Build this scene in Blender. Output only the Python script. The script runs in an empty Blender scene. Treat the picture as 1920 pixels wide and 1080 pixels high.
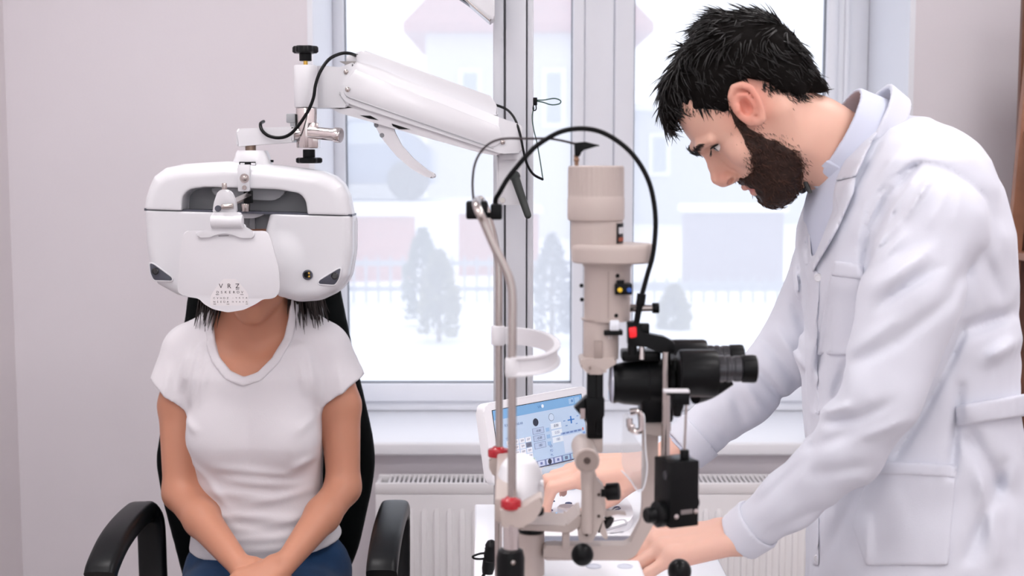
import bpy, bmesh, math, random
import numpy as np
from mathutils import Vector, Matrix, Quaternion

# ------------------------------------------------------------------ camera
CAM_Z = 1.5
F_PX = 2500.0
HORIZON = 300.0
PITCH = math.atan((540.0 - HORIZON) / F_PX)
scene = bpy.context.scene
COL = scene.collection
cam_data = bpy.data.cameras.new('camera')
cam = bpy.data.objects.new('camera', cam_data)
COL.objects.link(cam)
cam.location = (0, 0, CAM_Z)
cam.rotation_euler = (math.pi / 2 - PITCH, 0, 0)
cam_data.sensor_width = 36.0
cam_data.lens = F_PX / 1920.0 * 36.0
cam_data.clip_start = 0.05
cam_data.clip_end = 400
cam_data.dof.use_dof = True
cam_data.dof.focus_distance = 2.0
cam_data.dof.aperture_fstop = 6.6
cam_data.dof.aperture_blades = 0
scene.camera = cam

# ------------------------------------------------------------------ light
world = bpy.data.worlds.new('overcast_sky')
scene.world = world
world.use_nodes = True
_bg = world.node_tree.nodes['Background']
_bg.inputs['Color'].default_value = (0.96, 0.97, 1.0, 1)
_bg.inputs['Strength'].default_value = 1.35

def area_light(name, loc, size, power, color=(1, 1, 1), rot=(0, 0, 0)):
    l = bpy.data.lights.new(name, 'AREA')
    l.shape = 'RECTANGLE'; l.size = size[0]; l.size_y = size[1]
    l.energy = power; l.color = color
    o = bpy.data.objects.new(name, l); COL.objects.link(o)
    o.location = loc; o.rotation_euler = rot
    return o

vs = scene.view_settings
vs.view_transform = 'Standard'
vs.look = 'None'
vs.exposure = 0.12
vs.gamma = 1.0
vs.use_curve_mapping = False
scene.cycles.use_denoising = True
scene.cycles.max_bounces = 8
scene.cycles.diffuse_bounces = 4
scene.cycles.transparent_max_bounces = 12
scene.cycles.sample_clamp_indirect = 4.0
scene.cycles.caustics_reflective = False
scene.cycles.caustics_refractive = False

# ------------------------------------------------------------------ helpers
_sp, _cp = math.sin(PITCH), math.cos(PITCH)
def A(px, py, Y):
    """point in the vertical plane Y seen at photo pixel (px, py)"""
    a = (px - 960.0) / F_PX; b = (540.0 - py) / F_PX
    dy = _cp + b * _sp; dz = -_sp + b * _cp
    t = Y / dy
    return Vector((a * t, Y, CAM_Z + dz * t))

def S(Y):
    """pixels per metre near the plane Y"""
    return F_PX / Y

def lin(c):
    return tuple((x / 255.0 / 12.92) if x / 255.0 <= 0.04045 else ((x / 255.0 + 0.055) / 1.055) ** 2.4 for x in c)

MATS = {}
def mat(name, rgb, rough=0.5, metal=0.0, bump=0.0, bscale=80.0, var=0.0, vscale=6.0, coat=0.0, emit=0.0, sss=0.0, sheen=0.0, spec=0.5, vcol=None):
    if name in MATS: return MATS[name]
    m = bpy.data.materials.new(name); m.use_nodes = True
    nt = m.node_tree; b = nt.nodes['Principled BSDF']
    c = lin(rgb)
    b.inputs['Base Color'].default_value = (*c, 1)
    b.inputs['Roughness'].default_value = rough
    b.inputs['Metallic'].default_value = metal
    b.inputs['Specular IOR Level'].default_value = spec
    if coat: b.inputs['Coat Weight'].default_value = coat; b.inputs['Coat Roughness'].default_value = 0.08
    if sheen: b.inputs['Sheen Weight'].default_value = sheen
    if sss:
        b.inputs['Subsurface Weight'].default_value = sss
        b.inputs['Subsurface Radius'].default_value = (0.9, 0.35, 0.2)
        b.inputs['Subsurface Scale'].default_value = 0.008
    tc = nt.nodes.new('ShaderNodeTexCoord')
    src = None
    if vcol:
        at = nt.nodes.new('ShaderNodeAttribute'); at.attribute_name = vcol
        src = at.outputs['Color']
        nt.links.new(src, b.inputs['Base Color'])
    if var:
        n = nt.nodes.new('ShaderNodeTexNoise'); n.inputs['Scale'].default_value = vscale
        n.inputs['Detail'].default_value = 4
        nt.links.new(tc.outputs['Object'], n.inputs['Vector'])
        mr = nt.nodes.new('ShaderNodeMapRange')
        mr.inputs['From Min'].default_value = 0.3; mr.inputs['From Max'].default_value = 0.7
        mr.inputs['To Min'].default_value = 1 - var; mr.inputs['To Max'].default_value = 1 + var
        nt.links.new(n.outputs['Fac'], mr.inputs['Value'])
        mx = nt.nodes.new('ShaderNodeMix'); mx.data_type = 'RGBA'; mx.blend_type = 'MULTIPLY'
        mx.inputs['Factor'].default_value = 1
        if src: nt.links.new(src, mx.inputs[6])
        else: mx.inputs[6].default_value = (*c, 1)
        nt.links.new(mr.outputs['Result'], mx.inputs[7])
        nt.links.new(mx.outputs[2], b.inputs['Base Color'])
    if bump:
        n2 = nt.nodes.new('ShaderNodeTexNoise'); n2.inputs['Scale'].default_value = bscale
        n2.inputs['Detail'].default_value = 3
        nt.links.new(tc.outputs['Object'], n2.inputs['Vector'])
        bp = nt.nodes.new('ShaderNodeBump'); bp.inputs['Strength'].default_value = bump
        bp.inputs['Distance'].default_value = 0.002
        nt.links.new(n2.outputs['Fac'], bp.inputs['Height'])
        nt.links.new(bp.outputs['Normal'], b.inputs['Normal'])
    if emit:
        b.inputs['Emission Color'].default_value = (*c, 1)
        b.inputs['Emission Strength'].default_value = emit
    MATS[name] = m
    return m

def thing(name, label, cat, loc=(0, 0, 0), group=None):
    o = bpy.data.objects.new(name, None); COL.objects.link(o)
    o.empty_display_size = 0.05
    o.location = loc
    o['label'] = label; o['category'] = cat
    if group: o['group'] = group
    return o

def _base(parent):
    v = Vector((0, 0, 0))
    p = parent
    while p is not None:
        v += p.location; p = p.parent
    return v

def link(name, me, material, parent=None, label=None, cat=None, kind=None, group=None, smooth=None):
    if smooth is True:
        me.polygons.foreach_set('use_smooth', [True] * len(me.polygons))
    o = bpy.data.objects.new(name, me); COL.objects.link(o)
    if material is not None and not me.materials: me.materials.append(material)
    if parent is not None:
        o.parent = parent
        b = _base(parent)
        me.transform(Matrix.Translation(-b))
    elif cat:
        # origin at the base centre of the thing
        n = len(me.vertices)
        co = np.empty(n * 3, np.float32); me.vertices.foreach_get('co', co); co = co.reshape(-1, 3)
        mn, mx = co.min(0), co.max(0)
        b = Vector((float(mn[0] + mx[0]) / 2, float(mn[1] + mx[1]) / 2, float(mn[2])))
        me.transform(Matrix.Translation(-b)); o.location = b
    if label: o['label'] = label
    if cat: o['category'] = cat
    if kind: o['kind'] = kind
    if group: o['group'] = group
    return o

class MB:
    """collects shapes in world coordinates; build() links them as one mesh"""
    def __init__(self):
        self.bm = bmesh.new()
    def _frame(self, d):
        d = Vector(d).normalized()
        up = Vector((0, 0, 1)) if abs(d.z) < 0.95 else Vector((0, 1, 0))
        x = d.cross(up).normalized(); y = x.cross(d).normalized()
        return x, y, d
    def box(self, c, size, rot=None, bevel=0.0, seg=2):
        r = bmesh.ops.create_cube(self.bm, size=1.0)
        vs_ = r['verts']
        M = Matrix.Translation(Vector(c)) @ ((rot.to_matrix().to_4x4() if isinstance(rot, Quaternion) else rot.to_4x4()) if rot is not None else Matrix.Identity(4)) @ Matrix.Diagonal((*size, 1))
        bmesh.ops.transform(self.bm, matrix=M, verts=vs_)
        if bevel:
            es = list({e for v in vs_ for e in v.link_edges})
            bmesh.ops.bevel(self.bm, geom=es, offset=bevel, segments=seg, profile=0.5, affect='EDGES')
        return self
    def box2(self, a, b, bevel=0.0, seg=2):
        a = Vector(a); b = Vector(b)
        return self.box((a + b) / 2, [abs(b[i] - a[i]) for i in range(3)], None, bevel, seg)
    def loft(self, rings, caps=True, closed=True):
        """rings: lists of equal point counts"""
        vr = [[self.bm.verts.new(p) for p in ring] for ring in rings]
        n = len(rings[0])
        for a, b in zip(vr[:-1], vr[1:]):
            for i in range(n if closed else n - 1):
                j = (i + 1) % n
                try: self.bm.faces.new((a[i], a[j], b[j], b[i]))
                except ValueError: pass
        if caps and closed:
            try: self.bm.faces.new(list(reversed(vr[0])))
            except ValueError: pass
            try: self.bm.faces.new(vr[-1])
            except ValueError: pass
        return self
    def lathe(self, prof, origin, axis=(0, 0, 1), n=28, sx=1.0, sy=1.0):
        """prof: (radius, height) pairs along axis"""
        o = Vector(origin); x, y, d = self._frame(axis)
        rings = []
        for r, h in prof:
            r = max(r, 1e-5)
            rings.append([o + d * h + x * (r * sx * math.cos(2 * math.pi * k / n)) + y * (r * sy * math.sin(2 * math.pi * k / n)) for k in range(n)])
        return self.loft(rings)
    def cyl(self, p0, p1, r0, r1=None, n=24, bevel=0.0):
        p0 = Vector(p0); p1 = Vector(p1); L = (p1 - p0).length
        if r1 is None: r1 = r0
        if bevel:
            prof = [(r0 - bevel, 0), (r0 - bevel * .3, bevel * .3), (r0, bevel), (r1, L - bevel), (r1 - bevel * .3, L - bevel * .3), (r1 - bevel, L)]
        else: prof = [(r0, 0), (r1, L)]
        return self.lathe(prof, p0, p1 - p0, n)
    def tube(self, pts, r, n=10, smooth=6, caps=True):
        pts = spline(pts, smooth) if smooth else [Vector(p) for p in pts]
        m = len(pts)
        rad = r if callable(r) else (lambda t: r)
        x, y, d = self._frame(pts[1] - pts[0])
        rings = []
        prev = d
        for i, p in enumerate(pts):
            t = (pts[min(i + 1, m - 1)] - pts[max(i - 1, 0)]).normalized()
            q = prev.rotation_difference(t)
            x = q @ x; y = q @ y; prev = t
            rr = rad(i / (m - 1))
            rings.append([p + x * (rr * math.cos(2 * math.pi * k / n)) + y * (rr * math.sin(2 * math.pi * k / n)) for k in range(n)])
        return self.loft(rings, caps)
    def prism(self, poly, vec, bevel=0.0, seg=2):
        """poly: 3D polygon, extruded along vec"""
        vec = Vector(vec)
        a = [self.bm.verts.new(Vector(p)) for p in poly]
        b = [self.bm.verts.new(Vector(p) + vec) for p in poly]
        n = len(a)
        f1 = self.bm.faces.new(list(reversed(a))); f2 = self.bm.faces.new(b)
        for i in range(n):
            j = (i + 1) % n
            self.bm.faces.new((a[i], a[j], b[j], b[i]))
        if bevel:
            es = list(set(f1.edges) | set(f2.edges))
            bmesh.ops.bevel(self.bm, geom=es, offset=bevel, segments=seg, profile=0.5, affect='EDGES')
        return self
    def ell(self, c, r, rot=None, u=24, v=14):
        res = bmesh.ops.create_uvsphere(self.bm, u_segments=u, v_segments=v, radius=1.0)
        if not hasattr(r, '__len__'): r = (r, r, r)
        M = Matrix.Translation(Vector(c)) @ (rot.to_matrix().to_4x4() if isinstance(rot, Quaternion) else (rot.to_4x4() if rot is not None else Matrix.Identity(4))) @ Matrix.Diagonal((*r, 1))
        bmesh.ops.transform(self.bm, matrix=M, verts=res['verts'])
        return self
    def build(self, name, material, parent=None, label=None, cat=None, kind=None, group=None, smooth=True, angle=38):
        bmesh.ops.recalc_face_normals(self.bm, faces=self.bm.faces[:])
        ca = math.cos(math.radians(angle))
        for f in self.bm.faces: f.smooth = smooth
        if smooth:
            for e in self.bm.edges:
                if len(e.link_faces) == 2:
                    e.smooth = e.link_faces[0].normal.dot(e.link_faces[1].normal) > ca
        me = bpy.data.meshes.new(name); self.bm.to_mesh(me); self.bm.free()
        return link(name, me, material, parent, label, cat, kind, group)

def spline(pts, k=6):
    pts = [Vector(p) for p in pts]
    out = []
    n = len(pts)
    for i in range(n - 1):
        p0 = pts[max(i - 1, 0)]; p1 = pts[i]; p2 = pts[i + 1]; p3 = pts[min(i + 2, n - 1)]
        for j in range(k):
            t = j / k
            out.append(0.5 * ((2 * p1) + (p2 - p0) * t + (2 * p0 - 5 * p1 + 4 * p2 - p3) * t * t + (3 * p1 - p0 - 3 * p2 + p3) * t ** 3))
    out.append(pts[-1])
    return out

def round_poly(pts, r, k=4):
    """round the corners of a 2D polygon"""
    n = len(pts); out = []
    for i in range(n):
        p = Vector(pts[i][:2]); a = Vector(pts[i - 1][:2]); b = Vector(pts[(i + 1) % n][:2])
        rr = pts[i][2] if len(pts[i]) > 2 else r
        da = (a - p); db = (b - p)
        ra = min(rr, da.length * .49); rb = min(rr, db.length * .49)
        s = p + da.normalized() * ra; e = p + db.normalized() * rb
        for j in range(k + 1):
            t = j / k
            out.append((s * (1 - t) ** 2 + p * 2 * t * (1 - t) + e * t * t))
    return out

# ------------------------------------------------------------------ implicit surfaces
f32 = np.float32
def v_(c): return np.asarray(c, f32)
def smin(a, b, k):
    h = np.maximum(k - np.abs(a - b), 0) / k
    return np.minimum(a, b) - h * h * k * 0.25
def smax(a, b, k): return -smin(-a, -b, k)
def d_ell(P, c, r, R=None):
    p = P - v_(c)
    if R is not None: p = p @ v_(R)       # columns of R are the local axes
    q = p / v_(r)
    k0 = np.sqrt((q * q).sum(1)); q2 = q / v_(r)
    k1 = np.sqrt((q2 * q2).sum(1)) + 1e-6
    return k0 * (k0 - 1) / k1
def d_cap(P, a, b, ra, rb=None, w=1.0):
    """tapered capsule; w squashes the third axis"""
    if rb is None: rb = ra
    a = v_(a); b = v_(b)
    sc = v_((1, 1, 1 / w))
    pa = P - a; ba = b - a
    if w != 1.0: pa = pa * sc; ba = ba * sc
    t = np.clip((pa @ ba) / (ba @ ba + 1e-9), 0, 1)
    d = pa - t[:, None] * ba
    return np.sqrt(np.einsum('ij,ij->i', d, d)) - (ra + (rb - ra) * t)
def boxed(P, lo, hi, func, far=400.0):
    """evaluate func only inside a box"""
    lo = v_(lo); hi = v_(hi)
    m = ((P > lo) & (P < hi)).all(1)
    out = np.full(len(P), far, f32)
    if m.any(): out[m] = func(P[m])
    return out
def d_chain(P, pts, rs, k=0, w=1.0):
    d = None
    for i in range(len(pts) - 1):
        e = d_cap(P, pts[i], pts[i + 1], rs[i], rs[i + 1], w)
        d = e if d is None else (smin(d, e, k) if k else np.minimum(d, e))
    return d
def d_poly2(X, Y, poly):
    """signed distance to a 2D polygon, negative inside"""
    poly = np.asarray(poly, f32); n = len(poly)
    d = np.full(X.shape, 1e9, f32); s = np.ones(X.shape, f32)
    for i in range(n):
        a = poly[i]; b = poly[(i - 1) % n]
        ex, ey = b - a; wx = X - a[0]; wy = Y - a[1]
        t = np.clip((wx * ex + wy * ey) / (ex * ex + ey * ey + 1e-9), 0, 1)
        bx = wx - ex * t; by = wy - ey * t
        d = np.minimum(d, bx * bx + by * by)
        c1 = Y >= a[1]; c2 = Y < b[1]; c3 = ex * wy > ey * wx
        flip = (c1 & c2 & c3) | (~c1 & ~c2 & ~c3)
        s = np.where(flip, -s, s)
    return s * np.sqrt(d)
def d_seg2(X, Y, a, b):
    ex, ey = b[0] - a[0], b[1] - a[1]
    t = np.clip(((X - a[0]) * ex + (Y - a[1]) * ey) / (ex * ex + ey * ey + 1e-9), 0, 1)
    return np.hypot(X - a[0] - ex * t, Y - a[1] - ey * t), t
def _hash(ix, iy, iz, seed):
    h = (ix.astype(np.int64) * 374761393 + iy.astype(np.int64) * 668265263 + iz.astype(np.int64) * 2147483647 + seed * 1274126177) & 0x7fffffff
    h = ((h ^ (h >> 13)) * 1274126177) & 0x7fffffff
    return ((h ^ (h >> 16)) & 0xffff).astype(f32) / 32768.0 - 1.0
def vnoise(P, seed=0):
    """value noise in -1..1"""
    i = np.floor(P); fr = (P - i).astype(f32); i = i.astype(np.int64)
    u = fr * fr * (3 - 2 * fr)
    r = 0
    for dx in (0, 1):
        wx = u[:, 0] if dx else 1 - u[:, 0]
        for dy in (0, 1):
            wy = u[:, 1] if dy else 1 - u[:, 1]
            for dz in (0, 1):
                wz = u[:, 2] if dz else 1 - u[:, 2]
                r = r + wx * wy * wz * _hash(i[:, 0] + dx, i[:, 1] + dy, i[:, 2] + dz, seed)
    return r

def isosurface(func, lo, hi, h):
    """surface-net mesh of func = 0; only the blocks near the surface are sampled"""
    lo = v_(lo); hi = v_(hi)
    B = 8
    nb = np.ceil((hi - lo) / (h * B)).astype(int)
    N = nb * B + 1
    F = np.full(N, 1.0, f32)
    cx = [lo[i] + (np.arange(nb[i]) + 0.5) * B * h for i in range(3)]
    C = np.stack(np.meshgrid(*cx, indexing='ij'), -1).reshape(-1, 3).astype(f32)
    fc = func(C)
    idx = np.stack(np.meshgrid(*[np.arange(k) for k in nb], indexing='ij'), -1).reshape(-1, 3)
    act = np.abs(fc) < B * h * 1.9
    for b in idx[fc < 0]:
        F[b[0]*B:b[0]*B+B+1, b[1]*B:b[1]*B+B+1, b[2]*B:b[2]*B+B+1] = -1.0
    for b in idx[(fc >= 0)]:
        F[b[0]*B:b[0]*B+B+1, b[1]*B:b[1]*B+B+1, b[2]*B:b[2]*B+B+1] = 1.0
    r = np.arange(B + 1)
    loc = np.stack(np.meshgrid(r, r, r, indexing='ij'), -1).reshape(-1, 3)
    ab = idx[act]
    CH = 250
    for s in range(0, len(ab), CH):
        bb = ab[s:s + CH]
        g = (bb[:, None, :] * B + loc[None]).reshape(-1, 3)
        F[g[:, 0], g[:, 1], g[:, 2]] = func((lo + g * h).astype(f32))
    inside = F < 0
    cnt = np.zeros(N - 1, np.int8)
    for dx in (0, 1):
        for dy in (0, 1):
            for dz in (0, 1):
                cnt += inside[dx:N[0]-1+dx, dy:N[1]-1+dy, dz:N[2]-1+dz]
    cells = np.argwhere((cnt > 0) & (cnt < 8))
    vid = np.full(N - 1, -1, np.int32)
    vid[cells[:, 0], cells[:, 1], cells[:, 2]] = np.arange(len(cells))
    acc = np.zeros((len(cells), 3), f32); num = np.zeros(len(cells), f32)
    corners = [(0,0,0),(1,0,0),(0,1,0),(1,1,0),(0,0,1),(1,0,1),(0,1,1),(1,1,1)]
    V = [F[cells[:, 0]+c[0], cells[:, 1]+c[1], cells[:, 2]+c[2]] for c in corners]
    for a in range(8):
        for ax in range(3):
            if corners[a][ax]: continue
            b = a | (1 << ax)
            va, vb = V[a], V[b]
            m = (va < 0) != (vb < 0)
            t = np.where(m, va / np.where(m, va - vb, 1), 0)
            base = v_(corners[a])
            p = np.repeat(base[None], len(cells), 0); p[:, ax] += t
            acc += p * m[:, None]; num += m
    verts = lo + (cells + acc / num[:, None]) * h
    faces = []
    for ax in range(3):
        sl0 = [slice(None)] * 3; sl1 = [slice(None)] * 3
        sl0[ax] = slice(0, N[ax] - 1); sl1[ax] = slice(1, N[ax])
        i0 = inside[tuple(sl0)]; i1 = inside[tuple(sl1)]
        e = np.argwhere(i0 != i1)
        o1, o2 = (ax + 1) % 3, (ax + 2) % 3
        e = e[(e[:, o1] > 0) & (e[:, o2] > 0) & (e[:, o1] < N[o1] - 1) & (e[:, o2] < N[o2] - 1)]
        fl = i0[e[:, 0], e[:, 1], e[:, 2]]
        q = []
        for (a, b) in ((0, 0), (-1, 0), (-1, -1), (0, -1)):
            c = e.copy(); c[:, o1] += a; c[:, o2] += b
            q.append(vid[c[:, 0], c[:, 1], c[:, 2]])
        q = np.stack(q, 1)
        q[~fl] = q[~fl][:, ::-1]
        faces.append(q)
    faces = np.concatenate(faces); faces = faces[(faces >= 0).all(1)]
    return verts, faces

class Frame:
    """authoring frame: u right, v down (photo pixels in the plane Y0), w away from the viewer, same unit"""
    def __init__(self, Y0, u0, v0):
        self.Y0 = Y0; self.s = S(Y0)
        o = A(u0, v0, Y0)
        self.u0, self.v0, self.o = u0, v0, o
        self.k = (A(u0 + 1, v0, Y0) - o).x
        self.kz = (A(u0, v0 + 1, Y0) - o).z
    def p(self, u, v, w=0.0):
        return Vector((self.o.x + (u - self.u0) * self.k, self.Y0 + w * self.k, self.o.z + (v - self.v0) * self.kz))
    def arr(self, V):
        out = np.empty_like(V)
        out[:, 0] = self.o.x + (V[:, 0] - self.u0) * self.k
        out[:, 1] = self.Y0 + V[:, 2] * self.k
        out[:, 2] = self.o.z + (V[:, 1] - self.v0) * self.kz
        return out

def np_mesh(name, verts, faces, colors=None, cname='col'):
    me = bpy.data.meshes.new(name)
    n, m = len(verts), len(faces); k = faces.shape[1]
    me.vertices.add(n); me.vertices.foreach_set('co', np.ascontiguousarray(verts, f32).ravel())
    me.loops.add(m * k); me.loops.foreach_set('vertex_index', np.ascontiguousarray(faces, np.int32).ravel())
    me.polygons.add(m); me.polygons.foreach_set('loop_start', np.arange(0, m * k, k, dtype=np.int32))
    me.polygons.foreach_set('use_smooth', np.ones(m, bool))
    me.update(calc_edges=True); me.validate()
    if colors is not None:
        at = me.attributes.new(cname, 'FLOAT_COLOR', 'POINT')
        c = np.ones((n, 4), f32); c[:, :3] = colors
        at.data.foreach_set('color', c.ravel())
    return me

def relax(V, Fc, it=2, lam=0.5):
    """light Laplacian smoothing"""
    n = len(V)
    e = np.concatenate([Fc[:, [0, 1]], Fc[:, [1, 2]], Fc[:, [2, 3]], Fc[:, [3, 0]]])
    deg = np.bincount(e[:, 0], minlength=n) + np.bincount(e[:, 1], minlength=n)
    for _ in range(it):
        acc = np.zeros_like(V)
        for ax in range(3):
            acc[:, ax] = np.bincount(e[:, 0], V[e[:, 1], ax], n) + np.bincount(e[:, 1], V[e[:, 0], ax], n)
        V = V + lam * (acc / np.maximum(deg, 1)[:, None] - V)
    return V

def iso_obj(name, func, lo, hi, h, fr, material, parent=None, colorf=None, it=2, **kw):
    V, Fc = isosurface(func, lo, hi, h)
    V = relax(V.astype(f32), Fc, it)
    col = colorf(V) if colorf else None
    W = fr.arr(V) if fr is not None else V
    c0 = W.mean(0); T = (W - c0).astype(np.float64)
    vol = (T[Fc[:, 0]] * np.cross(T[Fc[:, 1]], T[Fc[:, 2]])).sum() + (T[Fc[:, 0]] * np.cross(T[Fc[:, 2]], T[Fc[:, 3]])).sum()
    me = np_mesh(name, W, Fc if vol > 0 else Fc[:, ::-1], col)
    o = link(name, me, material, parent, **kw)
    return o

def text_mesh(name, body, loc, size, xdir, ydir, material, parent, depth=0.0002):
    cu = bpy.data.curves.new('t', 'FONT'); cu.body = body; cu.size = 1.0
    cu.align_x = 'CENTER'; cu.align_y = 'CENTER'; cu.resolution_u = 3
    to = bpy.data.objects.new('t', cu); COL.objects.link(to)
    dg = bpy.context.evaluated_depsgraph_get()
    me = bpy.data.meshes.new_from_object(to.evaluated_get(dg))
    bpy.data.objects.remove(to); bpy.data.curves.remove(cu)
    x = Vector(xdir).normalized(); y = Vector(ydir).normalized(); z = x.cross(y)
    M = Matrix.Translation(Vector(loc) + z * depth) @ Matrix((x, y, z)).transposed().to_4x4() @ Matrix.Scale(size, 4)
    me.transform(M); me.name = name
    me.materials.clear()
    return link(name, me, material, parent)

def hand_prims(wrist, d, n, thumb_side, mm, curls, spread=(.12, .03, -.06, -.16), thumb=(.9, .5, .3), tcurl=(.2, .35, .3), wide=1.0):
    """skeleton of a hand: list of (a, b, ra, rb, group); mm = frame units per millimetre,
    d points along the palm, n out of the back of the hand, thumb_side gives the sign of n x d"""
    W = np.array(wrist, float); d = np.array(d, float); d /= np.linalg.norm(d)
    n = np.array(n, float); n -= d * (n @ d); n /= np.linalg.norm(n)
    t = np.cross(n, d) * thumb_side
    pr = []
    lens = [(44, 25, 21), (48, 29, 22), (45, 27, 21), (35, 21, 19)]
    offs = [27, 9, -9, -26]; reach = [92, 95, 89, 80]
    rad = [9.2, 9.4, 8.8, 7.6]
    for i in range(4):
        kn = W + d * reach[i] * mm + t * offs[i] * mm * wide + n * (2 - abs(offs[i]) * .08) * mm
        b0 = W + t * offs[i] * .55 * mm + d * 10 * mm
        pr.append((b0, kn - n * 4 * mm, 14 * mm, 11.5 * mm, 'palm'))
        pr.append((kn - d * 62 * mm - t * offs[i] * .35 * mm + n * 6.5 * mm, kn + n * 4.0 * mm, 3.2 * mm, 6.0 * mm, 'palm'))
        pr.append((kn - d * 3 * mm, kn + n * 2.4 * mm, 8.6 * mm, 8.6 * mm, 'palm'))
        c = curls[i]; sp = spread[i]
        base = d * math.cos(sp) + t * math.sin(sp)
        ang = 0; p = kn; r = rad[i] * mm
        for j in range(3):
            ang += c[j]
            dr = base * math.cos(ang) - n * math.sin(ang)
            q_ = p + dr * lens[i][j] * mm
            r2 = r * (.93 if j < 2 else .84)
            pr.append((p, q_, r * (1.04 if j else 1.1), r2, 'f%d' % i)); p = q_; r = r2
    a, bq, cq = thumb
    p = W + d * 18 * mm + t * 22 * mm - n * 4 * mm
    dr = d * math.cos(a) + t * math.sin(a) - n * bq; dr /= np.linalg.norm(dr)
    inw = -t * .8 + d * .5 - n * .1; inw -= dr * (inw @ dr); inw /= np.linalg.norm(inw)
    r = 13 * mm
    pr.append((W + d * 14 * mm + t * 10 * mm, p, 15 * mm, r, 'palm'))
    ang = 0
    for j, L in enumerate((42, 32, 27)):
        ang += tcurl[j]
        e = dr * math.cos(ang) + inw * math.sin(ang)
        q_ = p + e * L * mm; r2 = (10.5, 9.2, 7.6)[j] * mm
        pr.append((p, q_, r, r2, 'th' if j else 'palm')); p = q_; r = r2
    return pr
def d_hand(P, pr, mm):
    groups = {}
    for a, b, ra, rb, g in pr:
        e = d_cap(P, a, b, ra, rb)
        groups[g] = e if g not in groups else smin(groups[g], e, (9 if g == 'palm' else 2.5) * mm)
    d = groups.pop('palm')
    for g in groups.values(): d = smin(d, g, 5 * mm)
    return d
def prims_box(pr, pad):
    pts = np.array([p for q in pr for p in q[:2]]); return pts.min(0) - pad, pts.max(0) + pad
# ------------------------------------------------------------------ the room
WALL_Y = 3.55; WIN_Y = 3.95
M_wall = mat('wall_paint', (228, 223, 228), 0.8, bump=0.15, bscale=220, var=0.015, vscale=3)
M_wall2 = mat('wall_paint_side', (229, 223, 226), 0.8, bump=0.15, bscale=220, var=0.015, vscale=3)
M_ceil = mat('ceiling_paint', (236, 234, 234), 0.9, bump=0.1, bscale=200)
M_reveal = mat('window_plastic', (238, 240, 246), 0.35, bump=0.02, bscale=40)
M_sill = mat('sill_plastic', (240, 241, 246), 0.3, bump=0.02, bscale=40)
M_rad = mat('radiator_enamel', (240, 238, 240), 0.35, bump=0.02, bscale=60)

WX0 = A(583, 400, WALL_Y).x; WX1 = A(1710, 200, WALL_Y).x
SILL_Z = A(700, 830, 3.5).z; WTOP = 2.55
RX0, RX1, RZ = -1.335, 1.75, 2.9
FRONT = -1.6

def wall_obj(name, boxes, m):
    b = MB()
    for a, c in boxes: b.box2(a, c)
    return b.build(name, m, kind='structure', smooth=False)
wall_obj('wall_back', [((RX0 - .2, WALL_Y, 0), (WX0, 4.05, RZ)), ((WX1, WALL_Y, 0), (RX1 + .2, 4.05, RZ)),
                       ((WX0, WALL_Y, 0), (WX1, 4.05, SILL_Z - .035)), ((WX0, WALL_Y, WTOP), (WX1, 4.05, RZ))], M_wall)
wall_obj('wall_left', [((RX0 - .2, FRONT, 0), (RX0, WALL_Y, RZ))], M_wall2)
wall_obj('wall_right', [((RX1, FRONT, 0), (RX1 + .2, WALL_Y, RZ))], M_wall2)
wall_obj('ceiling', [((RX0 - .2, FRONT, RZ), (RX1 + .2, 4.05, RZ + .15))], M_ceil)
# wall behind the camera, its wide opening added for frontal fill light
wall_obj('wall_front', [((RX0 - .2, FRONT - .2, 0), (RX1 + .2, FRONT, .95)), ((RX0 - .2, FRONT - .2, 2.4), (RX1 + .2, FRONT, RZ)),
                        ((RX0 - .2, FRONT - .2, .95), (RX0 + .45, FRONT, 2.4)), ((RX1 - .45, FRONT - .2, .95), (RX1 + .2, FRONT, 2.4))], M_wall2)

# floor of laid planks
M_floor = mat('floor_laminate', (158, 148, 144), 0.45, bump=0.1, bscale=60, var=0.08, vscale=9)
b = MB(); b.box2((RX0 - .2, FRONT - .2, -.12), (RX1 + .2, 4.05, -.012))
fl = b.build('floor', mat('floor_base', (120, 105, 95), 0.9), kind='structure', smooth=False)
b = MB(); b.box((0, 0, -.006), (.19, 1.2, .012), bevel=.0015, seg=1)
pl0 = b.build('plank', M_floor, fl, smooth=False)
first = True
nx = int((RX1 - RX0) / .192) + 1
for i in range(nx):
    for j in range(5):
        y = FRONT + .6 + 1.202 * j - (.4 if i % 2 else 0)
        if y > 3.1 : continue
        o = pl0 if first else pl0.copy()
        if not first: COL.objects.link(o)
        first = False
        o.location = (RX0 + .096 + .192 * i, y, 0)
b = MB()
b.box2((RX0, WALL_Y - .015, 0), (RX1, WALL_Y, .08), .004)
b.build('baseboard_back', M_reveal, kind='structure', smooth=False)
b = MB(); b.box2((RX0, FRONT, 0), (RX0 + .015, WALL_Y - .02, .08), .004)
b.build('baseboard_left', M_reveal, kind='structure', smooth=False)

# reveal lining
b = MB()
b.box2((WX0 - .002, WALL_Y - .003, SILL_Z), (WX0 + .012, WIN_Y, WTOP))
b.box2((WX1 - .012, WALL_Y - .003, SILL_Z), (WX1 + .002, WIN_Y, WTOP))
b.box2((WX0, WALL_Y - .003, WTOP - .012), (WX1, WIN_Y, WTOP + .002))
b.build('trim_1', M_reveal, kind='structure', smooth=False)
# window sill board
b = MB(); b.box2((WX0 - .06, 3.5, SILL_Z - .036), (WX1 + .06, WIN_Y + .02, SILL_Z), .008, 3)
b.build('trim_2', M_sill, kind='structure')

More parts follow.
